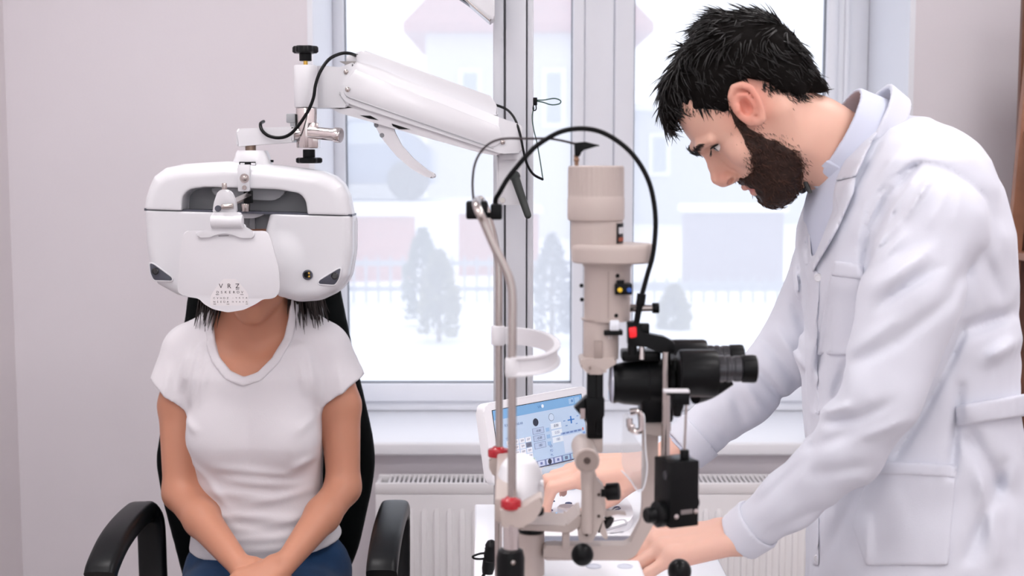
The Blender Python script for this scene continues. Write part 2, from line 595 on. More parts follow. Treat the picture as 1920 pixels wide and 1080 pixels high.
# window: outer frame, two sashes with glazing
def wx(px): return A(px, 400, WIN_Y).x
zb = SILL_Z; zt = WTOP - .01
win = bpy.data.objects.new('window_1', None); COL.objects.link(win); win['kind'] = 'structure'
win['label'] = 'two sash white plastic window above the radiator'
win.location = ((WX0 + WX1) / 2, WIN_Y, SILL_Z)
zg = A(800, 718, WIN_Y).z            # bottom of the glass
xl0, xl1 = WX0 + .012, wx(628)
xm0, xm1, xm2, xm3 = wx(1072), wx(1094), wx(1150), wx(1186)
xr0, xr1 = wx(1541), wx(1562)
b = MB()
b.box2((xl0, WIN_Y, zb), (xl1, WIN_Y + .07, zt), .006)
b.box2((xr1, WIN_Y, zb), (WX1 - .012, WIN_Y + .07, zt), .006)
b.box2((xl1, WIN_Y + .001, zb), (xr1, WIN_Y + .069, zb + .03), .006)
b.box2((xl1, WIN_Y + .001, zt - .05), (xr1, WIN_Y + .069, zt), .006)
b.box2((xm1, WIN_Y, zb + .03), (xm2, WIN_Y + .07, zt - .05), .006)
b.box2((xr1 + .02, WIN_Y - .012, zb), (xr1 + .035, WIN_Y + .01, zt), .004)
b.build('window_frame', M_reveal, win)
def sash(x0, x1, a, c, bottom):
    q = MB(); y0, y1 = WIN_Y - .014, WIN_Y + .05
    q.box2((x0, y0, bottom), (a, y1, zt - .05), .007)
    q.box2((c, y0, bottom), (x1, y1, zt - .05), .007)
    q.box2((a - .004, y0 + .001, bottom), (c + .004, y1, zg), .007)
    q.box2((a - .004, y0 + .001, zt - .11), (c + .004, y1, zt - .05), .007)
    return q.build('sash', M_reveal, win)
s1 = sash(xl1, xm1, wx(650), xm0, zb + .03)
s2 = sash(xm2, xr1, xm3, xr0, zb + .03)
M_gask = mat('rubber_gasket', (120, 124, 132), 0.6)
for s_, a, c in ((s1, wx(650), xm0), (s2, xm3, xr0)):
    q = MB()
    for (p, r_) in (((a, zg), (a + .003, zt - .11)), ((c - .003, zg), (c, zt - .11)), ((a, zg), (c, zg + .003))):
        q.box2((p[0], WIN_Y - .002, p[1]), (r_[0], WIN_Y + .02, r_[1]))
    q.build('gasket', M_gask, s_, smooth=False)
# glazing with the washed-out glare of the view mixed in as milky white
mg = bpy.data.materials.new('washed_out_glazing'); mg.use_nodes = True
nt = mg.node_tree
for n in list(nt.nodes): nt.nodes.remove(n)
out = nt.nodes.new('ShaderNodeOutputMaterial')
tr = nt.nodes.new('ShaderNodeBsdfTransparent'); tr.inputs['Color'].default_value = (.97, .98, 1, 1)
tl = nt.nodes.new('ShaderNodeBsdfTranslucent'); tl.inputs['Color'].default_value = (.93, .95, 1, 1)
mx = nt.nodes.new('ShaderNodeMixShader'); mx.inputs['Fac'].default_value = .36
nt.links.new(tr.outputs[0], mx.inputs[1]); nt.links.new(tl.outputs[0], mx.inputs[2]); nt.links.new(mx.outputs[0], out.inputs['Surface'])
for a, c, s_ in ((wx(650), xm0, s1), (xm3, xr0, s2)):
    q = MB(); q.box2((a - .003, WIN_Y + .02, zg - .003), (c + .003, WIN_Y + .026, zt - .107))
    q.build('pane', mg, s_, smooth=False)
q = MB()
q.box2((xm2 - .035, WIN_Y - .03, 1.30), (xm2 - .005, WIN_Y - .012, 1.37), .005); q.box2((xm2 - .03, WIN_Y - .045, 1.20), (xm2 - .01, WIN_Y - .028, 1.35), .006)
q.build('window_handle', M_reveal, win)

# radiator under the sill
rx0 = A(706, 920, 3.45).x; rx1 = 0.98
rzt = A(800, 905, 3.42).z; rzb = .12
rad = thing('radiator', 'white panel radiator with a slotted top grille under the window sill', 'radiator', ((rx0 + rx1) / 2, 3.46, rzb))
y0, y1 = 3.415, 3.52
b = MB()
b.box2((rx0, y0, rzb), (rx1, y0 + .012, rzt - .03), .004)
b.box2((rx0, y1 - .012, rzb), (rx1, y1, rzt - .03), .004)
b.build('panel', M_rad, rad)
for xx in (rx0, rx1 - .012):
    b = MB(); b.box2((xx, y0 + .012, rzb + .02), (xx + .012, y1 - .012, rzt - .004), .003)
    b.build('side_cover', M_rad, rad)
b = MB()
zz = rzt - .03
b.box2((rx0, y0, rzt - .03), (rx1, y0 + .01, rzt), .003); b.box2((rx0, y1 - .01, rzt - .03), (rx1, y1, rzt), .003)
gr = b.build('grille', M_rad, rad)
b = MB(); b.box((0, (y0 + y1) / 2, rzt - .006), (.006, y1 - y0 - .018, .01))
sl0 = b.build('slat', M_rad, gr, smooth=False)
n = int((rx1 - rx0 - .06) / .0125)
for i in range(n):
    o = sl0 if i == 0 else sl0.copy()
    if i: COL.objects.link(o)
    o.location = (rx0 + .035 + i * .0125, 0, 0)
    o.location.x -= 0
b = MB(); b.box2((rx0 + .01, y0 + .02, rzt - .05), (rx1 - .01, y1 - .02, rzt - .045)); b.build('convector', mat('radiator_dark', (150, 150, 156), .6), rad, smooth=False)
# raised ribs of the front panel
rz1 = A(800, 962, 3.415).z
b = MB()
pts = [(-.0095, 0), (-.006, -.009), (.006, -.009), (.0095, 0)]
rib = []
ring_b = [Vector((p[0], y0 + p[1] + .002, rzb + .03)) for p in pts]; ring_t = [Vector((p[0], y0 + p[1] + .002, rz1)) for p in pts]
b.loft([[Vector((p.x * .5, y0 + .002, rzb + .015)) for p in ring_b], ring_b, ring_t, [Vector((p.x * .5, y0 + .002, rz1 + .015)) for p in ring_t]], caps=False, closed=False)
rb0 = b.build('rib', M_rad, rad)
n = int((rx1 - rx0 - .08) / .0335)
for i in range(n):
    o = rb0 if i == 0 else rb0.copy()
    if i: COL.objects.link(o)
    o.location = (rx0 + .06 + i * .0335 - rad.location.x + rad.location.x, 0, 0)
for xx in (rx0 + .12, rx1 - .12):
    b = MB(); b.box2((xx - .02, y0 + .03, 0), (xx + .02, y1 - .01, rzb + .02), .003)
    b.build('foot', M_rad, rad)

# unseen ceiling light panels, added as fill for the interior
M_fill = mat('fill_diffuser', (254, 251, 251), .5, emit=13.3)
M_alu = mat('aluminium', (205, 207, 212), .35, metal=.9)
for i, (lx, ly) in enumerate(((-.75, -.9), (1.15, -.9), (-.75, .6), (1.15, .6), (-.75, 2.1), (1.15, 2.1))):
    t = thing('ceiling_fill_panel', 'square fill light panel added to the ceiling, %s, on the %s side' % (('farthest from the window', 'midway along the room', 'nearest the window')[i // 2], ('left', 'right')[i % 2]), 'lamp', (lx, ly, RZ - .03), 'added ceiling fill panels')
    b = MB()
    for s_ in (-1, 1):
        b.box2((lx + s_ * .3 - .012, ly - .31, RZ - .03), (lx + s_ * .3 + .012, ly + .31, RZ), .002)
        b.box2((lx - .29, ly + s_ * .3 - .012, RZ - .03), (lx + .29, ly + s_ * .3 + .012, RZ), .002)
    b.build('frame', M_alu, t)
    b = MB(); b.box2((lx - .29, ly - .29, RZ - .022), (lx + .29, ly + .29, RZ - .005)); b.build('diffuser', M_fill, t, smooth=False)

# ladder bookshelf at the right wall
M_wood = mat('shelf_wood', (156, 108, 84), .5, bump=.2, bscale=30, var=.18, vscale=14)
M_wood2 = mat('shelf_wood_dark', (112, 72, 54), .5, bump=.2, bscale=30, var=.2, vscale=14)
shY = 2.9
def sx(py): return A(1918 - max(0, py - 131) * .092, py, shY).x
st = thing('bookshelf', 'brown wooden bookshelf with a slanted side upright at the right edge', 'shelf', (1.4, 3.05, 0))
ztop, zlow = A(1920, 60, shY).z, 0.0
xt, xb_ = sx(131), sx(131) - .0
shB = shY + .3
za = A(1918, 131, shB).z; zc = A(1895, 381, shB).z; slope = (A(1895, 381, shB).x - A(1918, 131, shB).x) / (zc - za)
def ex(z): return A(1918, 131, shB).x + (z - za) * slope
ztop = 1.95
zk = 1.12   # below the coat the upright stands vertical
for yy in (shY, shY + .28):
    b = MB()
    b.prism([(ex(ztop), yy, ztop), (ex(zk), yy, zk), (ex(zk), yy, 0), (ex(zk) + .03, yy, 0), (ex(zk) + .03, yy, zk), (ex(ztop) + .03, yy, ztop)], (0, .022, 0), .002)
    b.build('upright', M_wood, st)
for zz in (A(1915, 246, shB).z, A(1905, 470, shB).z, .78, .45, .12):
    b = MB(); b.box2((ex(max(zz, zk)) + .006, shY - .006, zz - .018), (RX1 - .02, shY + .32, zz), .002); b.build('shelf_board', M_wood, st)
b = MB(); b.box2((ex(zk) + .03, shY + .305, .03), (RX1 - .02, shY + .32, ztop)); b.build('back_board', M_wood2, st, smooth=False)
b = MB(); b.box2((RX1 - .05, shY, 0), (RX1 - .021, shY + .3, ztop), .002); b.build('upright', M_wood, st)
bx = ex(A(1905, 470, shB).z) + .03
cols = [(92, 52, 42), (150, 96, 70), (70, 48, 44), (128, 78, 58)]
zb_ = A(1905, 470, shB).z
names = ['dark maroon bound volume standing first on the bookshelf', 'tan bound volume standing second on the bookshelf', 'near black bound volume standing third on the bookshelf', 'chestnut bound volume standing fourth on the bookshelf']
for i in range(4):
    b = MB(); w_ = .035; x0 = bx + .02 + i * .04
    b.box2((x0, shY + .05, zb_), (x0 + w_, shY + .25, zb_ + .2 - .015 * (i % 3)), .003)
    b.build('book', mat('book_%d' % i, cols[i], .6), label=names[i], cat='book', group='books on the wooden shelf')
# ------------------------------------------------------------------ the view outside
rng = random.Random(5)
M_snow = mat('snow', (240, 243, 250), .8, bump=.3, bscale=6)
b = MB()
n = 24
grid = [[b.bm.verts.new((-30 + 60 * i / n, 4.3 + 60 * j / n, -.02 + .04 * math.sin(i * 1.7 + j * 2.3) if j > 2 else -.05)) for i in range(n + 1)] for j in range(n + 1)]
for j in range(n):
    for i in range(n): b.bm.faces.new((grid[j][i], grid[j][i + 1], grid[j + 1][i + 1], grid[j + 1][i]))
b.build('snow_ground', M_snow, kind='structure')

M_hwall = mat('house_render', (214, 212, 210), .8, bump=.2, bscale=20)
M_hroof = mat('roof_tile_red', (176, 120, 118), .7, bump=.3, bscale=20, var=.12)
M_glass_far = mat('far_window_glass', (158, 168, 182), .2)
def house(label, x0, x1, Y, depth, eave, ridge, mroof, mwall, wins, over=.4):
    t = thing('house', label, 'house', ((x0 + x1) / 2, Y + depth / 2, 0))
    b = MB(); b.box2((x0, Y, -.1), (x1, Y + depth, eave)); b.build('wall', mwall, t, smooth=False)
    b = MB(); xm = (x1 - x0) * .28
    lo = [(x0 - over, Y - over, eave - .05), (x1 + over, Y - over, eave - .05), (x1 + over, Y + depth + over, eave - .05), (x0 - over, Y + depth + over, eave - .05)]
    lo2 = [(p[0], p[1], eave + .12) for p in lo]
    hi = [(x0 + xm, Y + depth * .5 - .01, ridge), (x1 - xm, Y + depth * .5 - .01, ridge), (x1 - xm, Y + depth * .5 + .01, ridge), (x0 + xm, Y + depth * .5 + .01, ridge)]
    b.loft([lo, lo2, hi]); b.build('roof', mroof, t, smooth=False)
    for (a, c, z0, z1) in wins:
        q = MB(); q.box2((a, Y - .06, z0), (c, Y, z1)); f_ = q.build('window', M_reveal, t, smooth=False)
        q = MB(); q.box2((a + .1, Y - .075, z0 + .1), (c - .1, Y - .06, z1 - .1)); q.build('pane', M_glass_far, f_, smooth=False)
    return t
hx = lambda px, Y: (px - 960) / F_PX * Y
hz = lambda py, Y: CAM_Z - (py - HORIZON) / F_PX * Y
house('pale house with a pink tiled roof beyond the left window sash', hx(800, 26), hx(1180, 26), 26, 5, hz(62, 26), hz(-150, 26), M_hroof, M_hwall,
      [(hx(860, 26), hx(905, 26), hz(240, 26), hz(130, 26)), (hx(1015, 26), hx(1060, 26), hz(240, 26), hz(130, 26))])
house('low house with a snow covered roof in front of the pink roofed house', hx(560, 22), hx(775, 22), 22, 3, hz(165, 22), hz(70, 22), M_snow, M_hwall,
      [(hx(690, 22), hx(735, 22), hz(300, 22), hz(225, 22))])
house('wide pale grey house beyond the right window sash', hx(1170, 32), hx(1620, 32), 32, 8, hz(205, 32), hz(185, 32), M_snow, mat('house_grey', (196, 198, 204), .8),
      [(hx(1215, 32), hx(1255, 32), hz(330, 32), hz(250, 32)), (hx(1420, 32), hx(1470, 32), hz(330, 32), hz(250, 32))])
# brick garden walls
M_brick = mat('garden_brick', (178, 116, 106), .8, bump=.4, bscale=12, var=.1)
def gwall(label, x0, x1, Y, z1, m):
    t = thing('garden_wall', label, 'wall', ((x0 + x1) / 2, Y, 0))
    b = MB(); b.box2((x0, Y, -.05), (x1, Y + .3, z1)); b.build('wall_body', m, t, smooth=False)
    b = MB(); b.box2((x0 - .05, Y - .06, z1), (x1 + .05, Y + .36, z1 + .1), .02); b.build('coping', M_snow, t)
gwall('reddish brick garden wall with snow on its coping, left sash', hx(560, 17), hx(775, 17), 17, hz(405, 17), M_brick)
gwall('reddish brick garden wall behind the metal column', hx(860, 17.5), hx(1010, 17.5), 17.5, hz(400, 17.5), M_brick)
gwall('mauve garden wall beyond the right sash', hx(1285, 16), hx(1470, 16), 16, hz(398, 16), mat('mauve_render', (142, 132, 144), .8, var=.06))
# picket fence
M_fence = mat('fence_metal', (150, 154, 162), .5)
def fence(label, x0, x1, Y, z1):
    t = thing('fence', label, 'fence', ((x0 + x1) / 2, Y, 0))
    b = MB(); b.box2((x0, Y, z1 - .1), (x1, Y + .04, z1 - .05)); b.build('rail', M_fence, t, smooth=False)
    b = MB(); b.box2((x0, Y, .12), (x1, Y + .04, .17)); b.build('rail', M_fence, t, smooth=False)
    b = MB(); b.box2((-.012, Y - .01, 0), (.012, Y + .02, z1)); p0 = b.build('picket', M_fence, t, smooth=False)
    k = int((x1 - x0) / .13)
    for i in range(k):
        o = p0 if i == 0 else p0.copy()
        if i: COL.objects.link(o)
        o.location = (x0 + .05 + i * .13, 0, 0)
fence('thin grey picket fence across the left sash', hx(560, 14), hx(1080, 14), 14, hz(480, 14))
fence('thin grey picket fence across the right sash', hx(1150, 14), hx(1600, 14), 14, hz(520, 14))

M_leaf = mat('conifer_needles', (92, 104, 84), .8, bump=.5, bscale=30, var=.3, vscale=5)
M_leaf2 = mat('conifer_needles_olive', (124, 122, 90), .8, bump=.5, bscale=30, var=.3, vscale=5)
M_trunk = mat('conifer_trunk', (96, 80, 70), .8)
def conifer(label, x, Y, z0, z1, r, m, seed):
    rg = random.Random(seed)
    t = thing('conifer', label, 'shrub', (x, Y, z0), 'conifers in the snowy garden')
    b = MB(); b.cyl((x, Y, z0 - .02), (x, Y, z0 + (z1 - z0) * .8), r * .14, r * .04, 8); b.build('trunk', M_trunk, t)
    b = MB(); H = z1 - z0
    for i in range(900):
        f = rg.random() ** .8
        a = rg.uniform(0, 2 * math.pi); zz = z0 + .06 * H + f * H * .94
        env = r * min(1, (1 - f) * 2.1) ** .7 * rg.uniform(.5, 1.05)
        p = Vector((x + env * math.cos(a), Y + env * math.sin(a), zz))
        d = Vector((math.cos(a), math.sin(a), rg.uniform(.1, 1.2))).normalized() * r * .45
        s_ = d.cross(Vector((rg.random(), rg.random(), rg.random()))).normalized() * r * .12
        q = [b.bm.verts.new(v) for v in (p - d * .5, p + s_, p + d * .6, p - s_)]
        b.bm.faces.new(q)
    b.build('foliage', m, t, smooth=False)
conifer('dark slim conifer near the metal column, left sash', hx(792, 12), 12, 0, hz(430, 12), .17, M_leaf, 1)
conifer('rounded olive conifer in the middle of the left sash', hx(822, 11), 11, 0, hz(470, 11), .16, M_leaf2, 2)
conifer('small olive conifer seen through the right sash', hx(1265, 12), 12, hz(632, 12), hz(535, 12), .15, M_leaf2, 3)
conifer('tall bare grey conifer beside the window mullion', hx(1035, 11), 11, 0, hz(440, 11), .16, mat('conifer_grey', (132, 136, 142), .8, var=.2), 4)
# parked car behind the fence
def car(label, x, Y, L, m):
    t = thing('car', label, 'car', (x, Y, 0), 'cars parked beyond the fence')
    prof = [(-.5, .25), (-.5, .62), (-.42, .72), (-.27, .78), (-.14, 1.2), (.2, 1.24), (.34, .85), (.49, .75), (.5, .25)]
    pts = [(x + p[0] * L, Y, p[1] + .9) for p in prof]
    b = MB(); b.prism(pts, (0, 1.6, 0), .06); b.build('body', m, t)
    b = MB(); b.prism([(x - .24 * L, Y - .02, 1.72), (x - .125 * L, Y - .02, 2.04), (x + .17 * L, Y - .02, 2.06), (x + .28 * L, Y - .02, 1.74)], (0, .03, 0)); b.build('side_window', M_glass_far, t, smooth=False)
    for s_ in (-.3, .31):
        b = MB(); b.cyl((x + s_ * L, Y - .05, 1.2), (x + s_ * L, Y + .18, 1.2), .3, n=16); b.build('wheel', mat('tyre', (50, 50, 54), .8), t)
b = MB(); b.box2((hx(560, 24), 19.2, -.05), (hx(1000, 20), 21.5, .9)); b.build('street_bank', M_snow, kind='structure', smooth=False)
car('dark blue car parked beyond the brick wall', hx(690, 19.5), 19.5, 1.9, mat('car_blue', (96, 112, 140), .3, coat=.5))
# ------------------------------------------------------------------ phoropter on its arm
M_white = mat('white_plastic', (219, 219, 223), .3, coat=.2, bump=.01, bscale=30)
M_white2 = mat('white_plastic_matt', (220, 219, 223), .45, bump=.03, bscale=200)
M_grey = mat('grey_plastic', (128, 130, 134), .5)
M_grey2 = mat('grey_plastic_light', (158, 160, 164), .5)
M_dgrey = mat('dark_slate_plastic', (74, 76, 88), .35)
M_black = mat('black_plastic', (11, 12, 14), .34, bump=.03, bscale=150, spec=.16)
M_blackm = mat('black_rubber', (10, 10, 12), .55, spec=.15)
M_chrome = mat('chrome', (214, 206, 204), .14, metal=1.0)
M_steel = mat('brushed_steel', (186, 178, 174), .18, metal=1.0)
M_gold = mat('gold_contact', (220, 180, 90), .3, metal=1.0)
M_lens = mat('lens_dark', (20, 22, 26), .08, coat=.6)
M_print = mat('print_black', (48, 44, 48), .7)

def d_ext(P, poly, w0, w1, r, axis=2):
    """rounded extrusion of a polygon given in the frame's u, v"""
    d2 = d_poly2(P[:, 0], P[:, 1], poly) + r
    dw = np.abs(P[:, 2] - (w0 + w1) / 2) - (w1 - w0) / 2 + r
    return np.hypot(np.maximum(d2, 0), np.maximum(dw, 0)) + np.minimum(np.maximum(d2, dw), 0) - r
def P3(fr, pts, w): return [fr.p(u, v, w) for (u, v) in pts]
def RP(pts, r, k=4): return [(p.x, p.y) for p in round_poly(pts, r, k)]

fp = Frame(2.3, 470, 430)
ph = thing('phoropter', 'white automatic phoropter in front of the seated patient', 'phoropter', fp.p(470, 560, 10))
UP = [(276, 391), (280, 371), (286, 352), (296, 331), (318, 315), (352, 308), (393, 305), (430, 303), (505, 308), (560, 314), (608, 321), (632, 331), (648, 346), (657, 366), (664, 402), (664, 440), (276, 430)]
LOW = [(277, 350), (412, 350), (418, 402), (441, 431), (440, 480), (434, 528), (418, 546), (385, 558), (335, 551), (299, 531), (287, 510), (280, 460)]
LOW_R = [(524, 350), (666, 350), (665, 405), (664, 470), (655, 515), (636, 542), (600, 559), (558, 562), (527, 553), (512, 536), (505, 500), (500, 455), (502, 431)]
REC = RP([(349, 410), (352, 368), (364, 354.5, 8), (394, 350), (528, 354.5), (570, 362, 9), (580, 376), (584, 410)], 6)
def f_up(P):
    d = d_ext(P, UP, -38, 46, 27)
    d = smax(d, -d_ext(P, REC, -80, 16, 2), 2.5)
    d = smax(d, P[:, 1] - (391.3 + (P[:, 0] - 276) * .0289), 1.5)
    return d
iso_obj('upper_shell', f_up, (262, 290, -52), (680, 416, 60), 1.9, fp, M_white, ph)
def f_low(poly, cx):
    def f(P):
        d = d_ext(P, poly, -36, 48, 20)
        d = smax(d, 393.2 + (P[:, 0] - 276) * .0289 - P[:, 1], 1.5)
        # soft bulge around the lens tube
        b_ = d_ell(P, (cx, 494, -24), (36, 56, 20))
        return smin(d, b_, 14)
    return f
iso_obj('lens_unit', f_low(LOW, 410), (262, 384, -60), (456, 575, 60), 1.9, fp, M_white, ph)
iso_obj('lens_unit', f_low(LOW_R, 534), (488, 384, -60), (680, 575, 60), 1.9, fp, M_white, ph)
# rear covers peek out below the lens units
for poly, nm in (([(277, 396), (410, 399)] + LOW[3:], 'rear_cover'), ([(526, 405)] + LOW_R[2:], 'rear_cover')):
    cxm = sum(p[0] for p in poly) / len(poly)
    b = MB(); pp = [(p[0] + (4 if p[0] > cxm else -4) * .2, p[1] + (5 if p[1] > 500 else 0)) for p in poly]
    b.prism(P3(fp, RP(pp, 10), 4), (0, 44 / fp.s, 0), .006); b.build(nm, M_white2, ph)
# seam gasket between the shells
b = MB(); b.prism(P3(fp, [(279, 389.5), (664, 401), (664, 405), (279, 394)], -28), (0, 66 / fp.s, 0)); b.build('seam', M_dgrey, ph, smooth=False)
# grey recess with its lighter visor
b = MB(); b.prism(P3(fp, [(350, 395), (352, 362), (366, 352), (528, 353), (572, 361), (582, 376), (583, 400), (520, 400), (500, 430), (442, 430), (420, 397)], 15), (0, 4 / fp.s, 0)); b.build('recess_panel', M_grey, ph, smooth=False)
b = MB(); b.prism(P3(fp, RP([(398, 352), (536, 355), (534, 366), (516, 376), (420, 373), (402, 365)], 7), -6), (0, 20 / fp.s, 0), .002); b.build('visor', M_grey2, ph)
# forehead rest rounded tab
b = MB(); b.prism(P3(fp, RP([(438, 395), (500, 396), (494, 404), (478, 409), (458, 409), (443, 404)], 6), -8), (0, 14 / fp.s, 0), .002); b.build('forehead_tab', M_white, ph)
# teardrop camera windows and connector
def teardrop(pts, cc):
    b = MB(); b.prism(P3(fp, RP(pts, 5), -38.6), (0, 8 / fp.s, 0), .001); wd = b.build('camera_window', M_dgrey, ph)
    b = MB(); c = fp.p(cc[0], cc[1], -40)
    b.lathe([(6.5 / fp.s, 0), (6.5 / fp.s, .002), (5 / fp.s, .0025), (5 / fp.s, -.002), (0, -.002)], c, (0, -1, 0), 20); b.build('lens', M_lens, wd)
    b = MB()
    ring = [fp.p(p[0], p[1], -37.6) for p in RP(pts, 5)]
    b.tube(ring + [ring[0]], .0014, 6, smooth=0); b.build('bezel', M_white, wd)
teardrop([(288.5, 490), (296, 491), (331, 517), (331, 524), (296, 523), (290, 510)], (300, 505.5))
teardrop([(644, 499), (637, 501), (601, 523), (601, 530), (632, 532), (640, 520)], (632, 514))
b = MB(); c = fp.p(581.5, 512.5, -37)
b.lathe([(9.5 / fp.s, -.004), (9.5 / fp.s, .002), (7.5 / fp.s, .0025), (7.5 / fp.s, .0005), (0, .0005)], c, (0, -1, 0), 24); cn = b.build('connector', M_dgrey, ph)
for dv in (-3, 3):
    b = MB(); b.ell(fp.p(584, 512.5 + dv, -38.3), .0022); b.build('contact', M_gold, cn)
b = MB(); b.cyl(fp.p(579, 512.5, -38), fp.p(579, 512.5, -37), .005, n=18); b.build('socket', M_black, cn)
b = MB(); b.cyl(fp.p(522, 506, -36), fp.p(522, 506, -46), .0022, n=10); b.build('screw', M_steel, ph)
# bracket with rod pivot
b = MB(); b.prism(P3(fp, RP([(457, 309), (479, 309), (478, 358), (457, 358)], 2), -46), (0, 12 / fp.s, 0), .001); br = b.build('bracket', M_white, ph)
b = MB(); c = fp.p(469.5, 334, -46)
b.lathe([(8.5 / fp.s, -.001), (8.5 / fp.s, .0015), (6.5 / fp.s, .0015), (6.5 / fp.s, .0005), (5.2 / fp.s, .0005), (5 / fp.s, .003), (3 / fp.s, .0042), (0, .0042)], c, (0, -1, 0), 24); b.build('bolt', M_steel, br)
b = MB(); b.lathe([(4.2 / fp.s, 0), (4.2 / fp.s, .001), (2 / fp.s, .001), (2 / fp.s, .0002), (0, .0002)], fp.p(469, 351, -46.5), (0, -1, 0), 16); b.build('screw', M_steel, br)
b = MB(); b.box2(fp.p(465, 357, -34), fp.p(478, 380, -14)); b.build('clamp_block', M_black, ph, smooth=False)
b = MB(); b.cyl(fp.p(466, 381, -24), fp.p(466, 396, -24), 9 / fp.s, 8 / fp.s, 18, .001); b.build('pivot', M_steel, ph)
b = MB(); b.box2(fp.p(467, 400, 6), fp.p(477, 430, 14)); b.build('nose_gauge', M_grey, ph, smooth=False)
# top mount
b = MB()
rings = []
for (v, x0, x1, dw) in ((313, 438, 514, 24), (305, 440, 511, 24), (296, 444, 508, 22), (287, 446, 505, 20), (283, 449, 502, 18)):
    ring = []
    for k in range(32):
        a = 2 * math.pi * k / 32
        ca, sa = math.cos(a), math.sin(a)
        e = .55
        ring.append(fp.p((x0 + x1) / 2 + (x1 - x0) / 2 * math.copysign(abs(ca) ** e, ca), v, 2 + dw * math.copysign(abs(sa) ** e, sa)))
    rings.append(ring)
b.loft(rings); mt = b.build('mount', M_white, ph)
b = MB(); b.box2(fp.p(456, 304, -25), fp.p(486, 310.5, -20)); b.build('mount_slot', M_black, mt, smooth=False)
for x0 in (458, 478): 
    b = MB(); b.box2(fp.p(x0, 306, -26.5), fp.p(x0 + 8, 311, -24), .0006); b.build('latch', M_white, mt)
b = MB(); b.cyl(fp.p(506, 302.5, 0), fp.p(515, 302.5, 0), .0022, n=10); b.build('set_screw', M_black, mt)
b = MB(); b.cyl(fp.p(472.5, 284, 2), fp.p(472.5, 270, 2), 10 / fp.s, n=20); b.build('neck_pin', mat('bronze', (150, 130, 116), .35, metal=.9), ph)
# chrome clamp column, sleeve and cross bar
b = MB(); b.prism(P3(fp, RP([(450, 243, 6), (556, 239), (556, 268), (498, 272), (450, 276, 4)], 3), -17), (0, 40 / fp.s, 0), .004, 3); b.build('hanger_bar', M_white, ph)
b = MB(); b.cyl(fp.p(577.5, 205, 3), fp.p(577.5, 278, 3), 19.5 / fp.s, n=32, bevel=.001); cl = b.build('clamp_sleeve', M_chrome, ph)
b = MB(); b.box2(fp.p(583, 232, -22), fp.p(602, 279, 8), .002); b.build('clamp_jaw', M_chrome, ph)
b = MB(); b.cyl(fp.p(540, 252, -2), fp.p(585, 252, -2), 12 / fp.s, n=20, bevel=.001); b.build('cross_bar_socket', M_chrome, ph)
b = MB(); b.lathe([(11.5 / fp.s, 0), (11.5 / fp.s, 50 / fp.s), (14 / fp.s, 51 / fp.s), (14 / fp.s, 61 / fp.s), (12.5 / fp.s, 63 / fp.s), (0, 63 / fp.s)], fp.p(586, 250, -16), fp.p(648, 256, -34) - fp.p(586, 250, -16), 24); b.build('cross_bar', M_chrome, ph)
b = MB(); b.box2(fp.p(541, 215, -8), fp.p(558, 232, 12), .002); b.box2(fp.p(548, 228, -6), fp.p(558, 243, 10), .002); b.build('clamp_stop', M_grey2, ph)
def star_knob(name, c, up, R, H, hub_r, hub_h, parent):
    """three hub rings below a lobed star head"""
    b = MB(); rings = []
    ax = Vector((0, 0, up))
    for (rr, h) in ((.86, 0), (1, .18), (1, .75), (.9, .95), (.55, 1.0)):
        ring = []
        for k in range(60):
            a = 2 * math.pi * k / 60
            lob = R * rr * (1 + .10 * math.cos(6 * a))
            ring.append(Vector(c) + ax * (hub_h + h * H) + Vector((lob * math.cos(a), lob * math.sin(a), 0)))
        rings.append(ring)
    b.loft(rings)
    b.cyl(Vector(c), Vector(c) + ax * (hub_h + .002), hub_r, n=24, bevel=.0008)
    return b.build(name, M_black, parent)
s_ = fp.s
b = MB(); b.cyl(fp.p(577, 128, 3), fp.p(577, 114, 3), 4 / s_, n=12); b.build('spindle', M_gold, ph)
star_knob('clamp_knob', fp.p(577, 118, 3), 1, 22 / s_, 14 / s_, 11.5 / s_, 14 / s_, ph)
star_knob('clamp_knob', fp.p(581, 281, 3), -1, 22.5 / s_, 11 / s_, 11.5 / s_, 15 / s_, ph)

# near-vision chart hanging on its rod
fc = Frame(2.13, 430, 500); sc_ = fc.s
nc = thing('near_chart', 'white near vision reading card with printed letters clipped in front of the phoropter', 'reading card', fc.p(430, 585, 0))
b = MB(); b.cyl(fp.p(474, 365, -34), fc.p(437, 381, 0), 6.5 / sc_, n=4); b.build('rod', M_steel, nc, smooth=False)
CARD = RP([(347, 433, 9), (503, 433, 9), (511, 455), (523, 505), (524, 549, 12), (512, 560), (492, 561), (479, 570), (456, 581), (426, 586), (398, 580), (381, 570), (372, 560), (350, 556), (332, 550, 12), (333, 537), (339, 472)], 6)
b = MB(); b.prism(P3(fc, CARD, -1.5), (0, 3 / sc_, 0), .0009); cd = b.build('card', M_white2, nc)
M_panel = mat('chart_panel', (226, 222, 224), .6)
b = MB(); b.prism(P3(fc, RP([(393, 573), (394, 556), (398, 548), (418, 523), (442, 523), (461, 545), (465, 552), (465, 573)], 4), -2.2), (0, 1 / sc_, 0)); pn = b.build('chart_panel', M_panel, cd, smooth=False)
X, U = (1, 0, 0), (0, 0, 1)
def txt(s, u, v, size): text_mesh('letter', s, fc.p(u, v, -2.6), size / sc_, X, U, M_print, cd, 0.0001)
for ch, u in zip('VRZ', (414, 429.5, 445)): txt(ch, u, 536.5, 12.5)
for i, ch in enumerate('DSKEROV'): txt(ch, 407.5 + i * 7.7, 548, 6.6)
for i, ch in enumerate('CVHDZ'): txt(ch, 401 + i * 6.3, 559, 5.2); txt('NSEDA'[i], 401 + i * 6.3, 566, 5.2)
for i, ch in enumerate('HVAVA'): txt('-VKVA'[i], 436 + i * 6.4, 558.5, 4.4); txt(ch, 436 + i * 6.4, 566, 4.4)
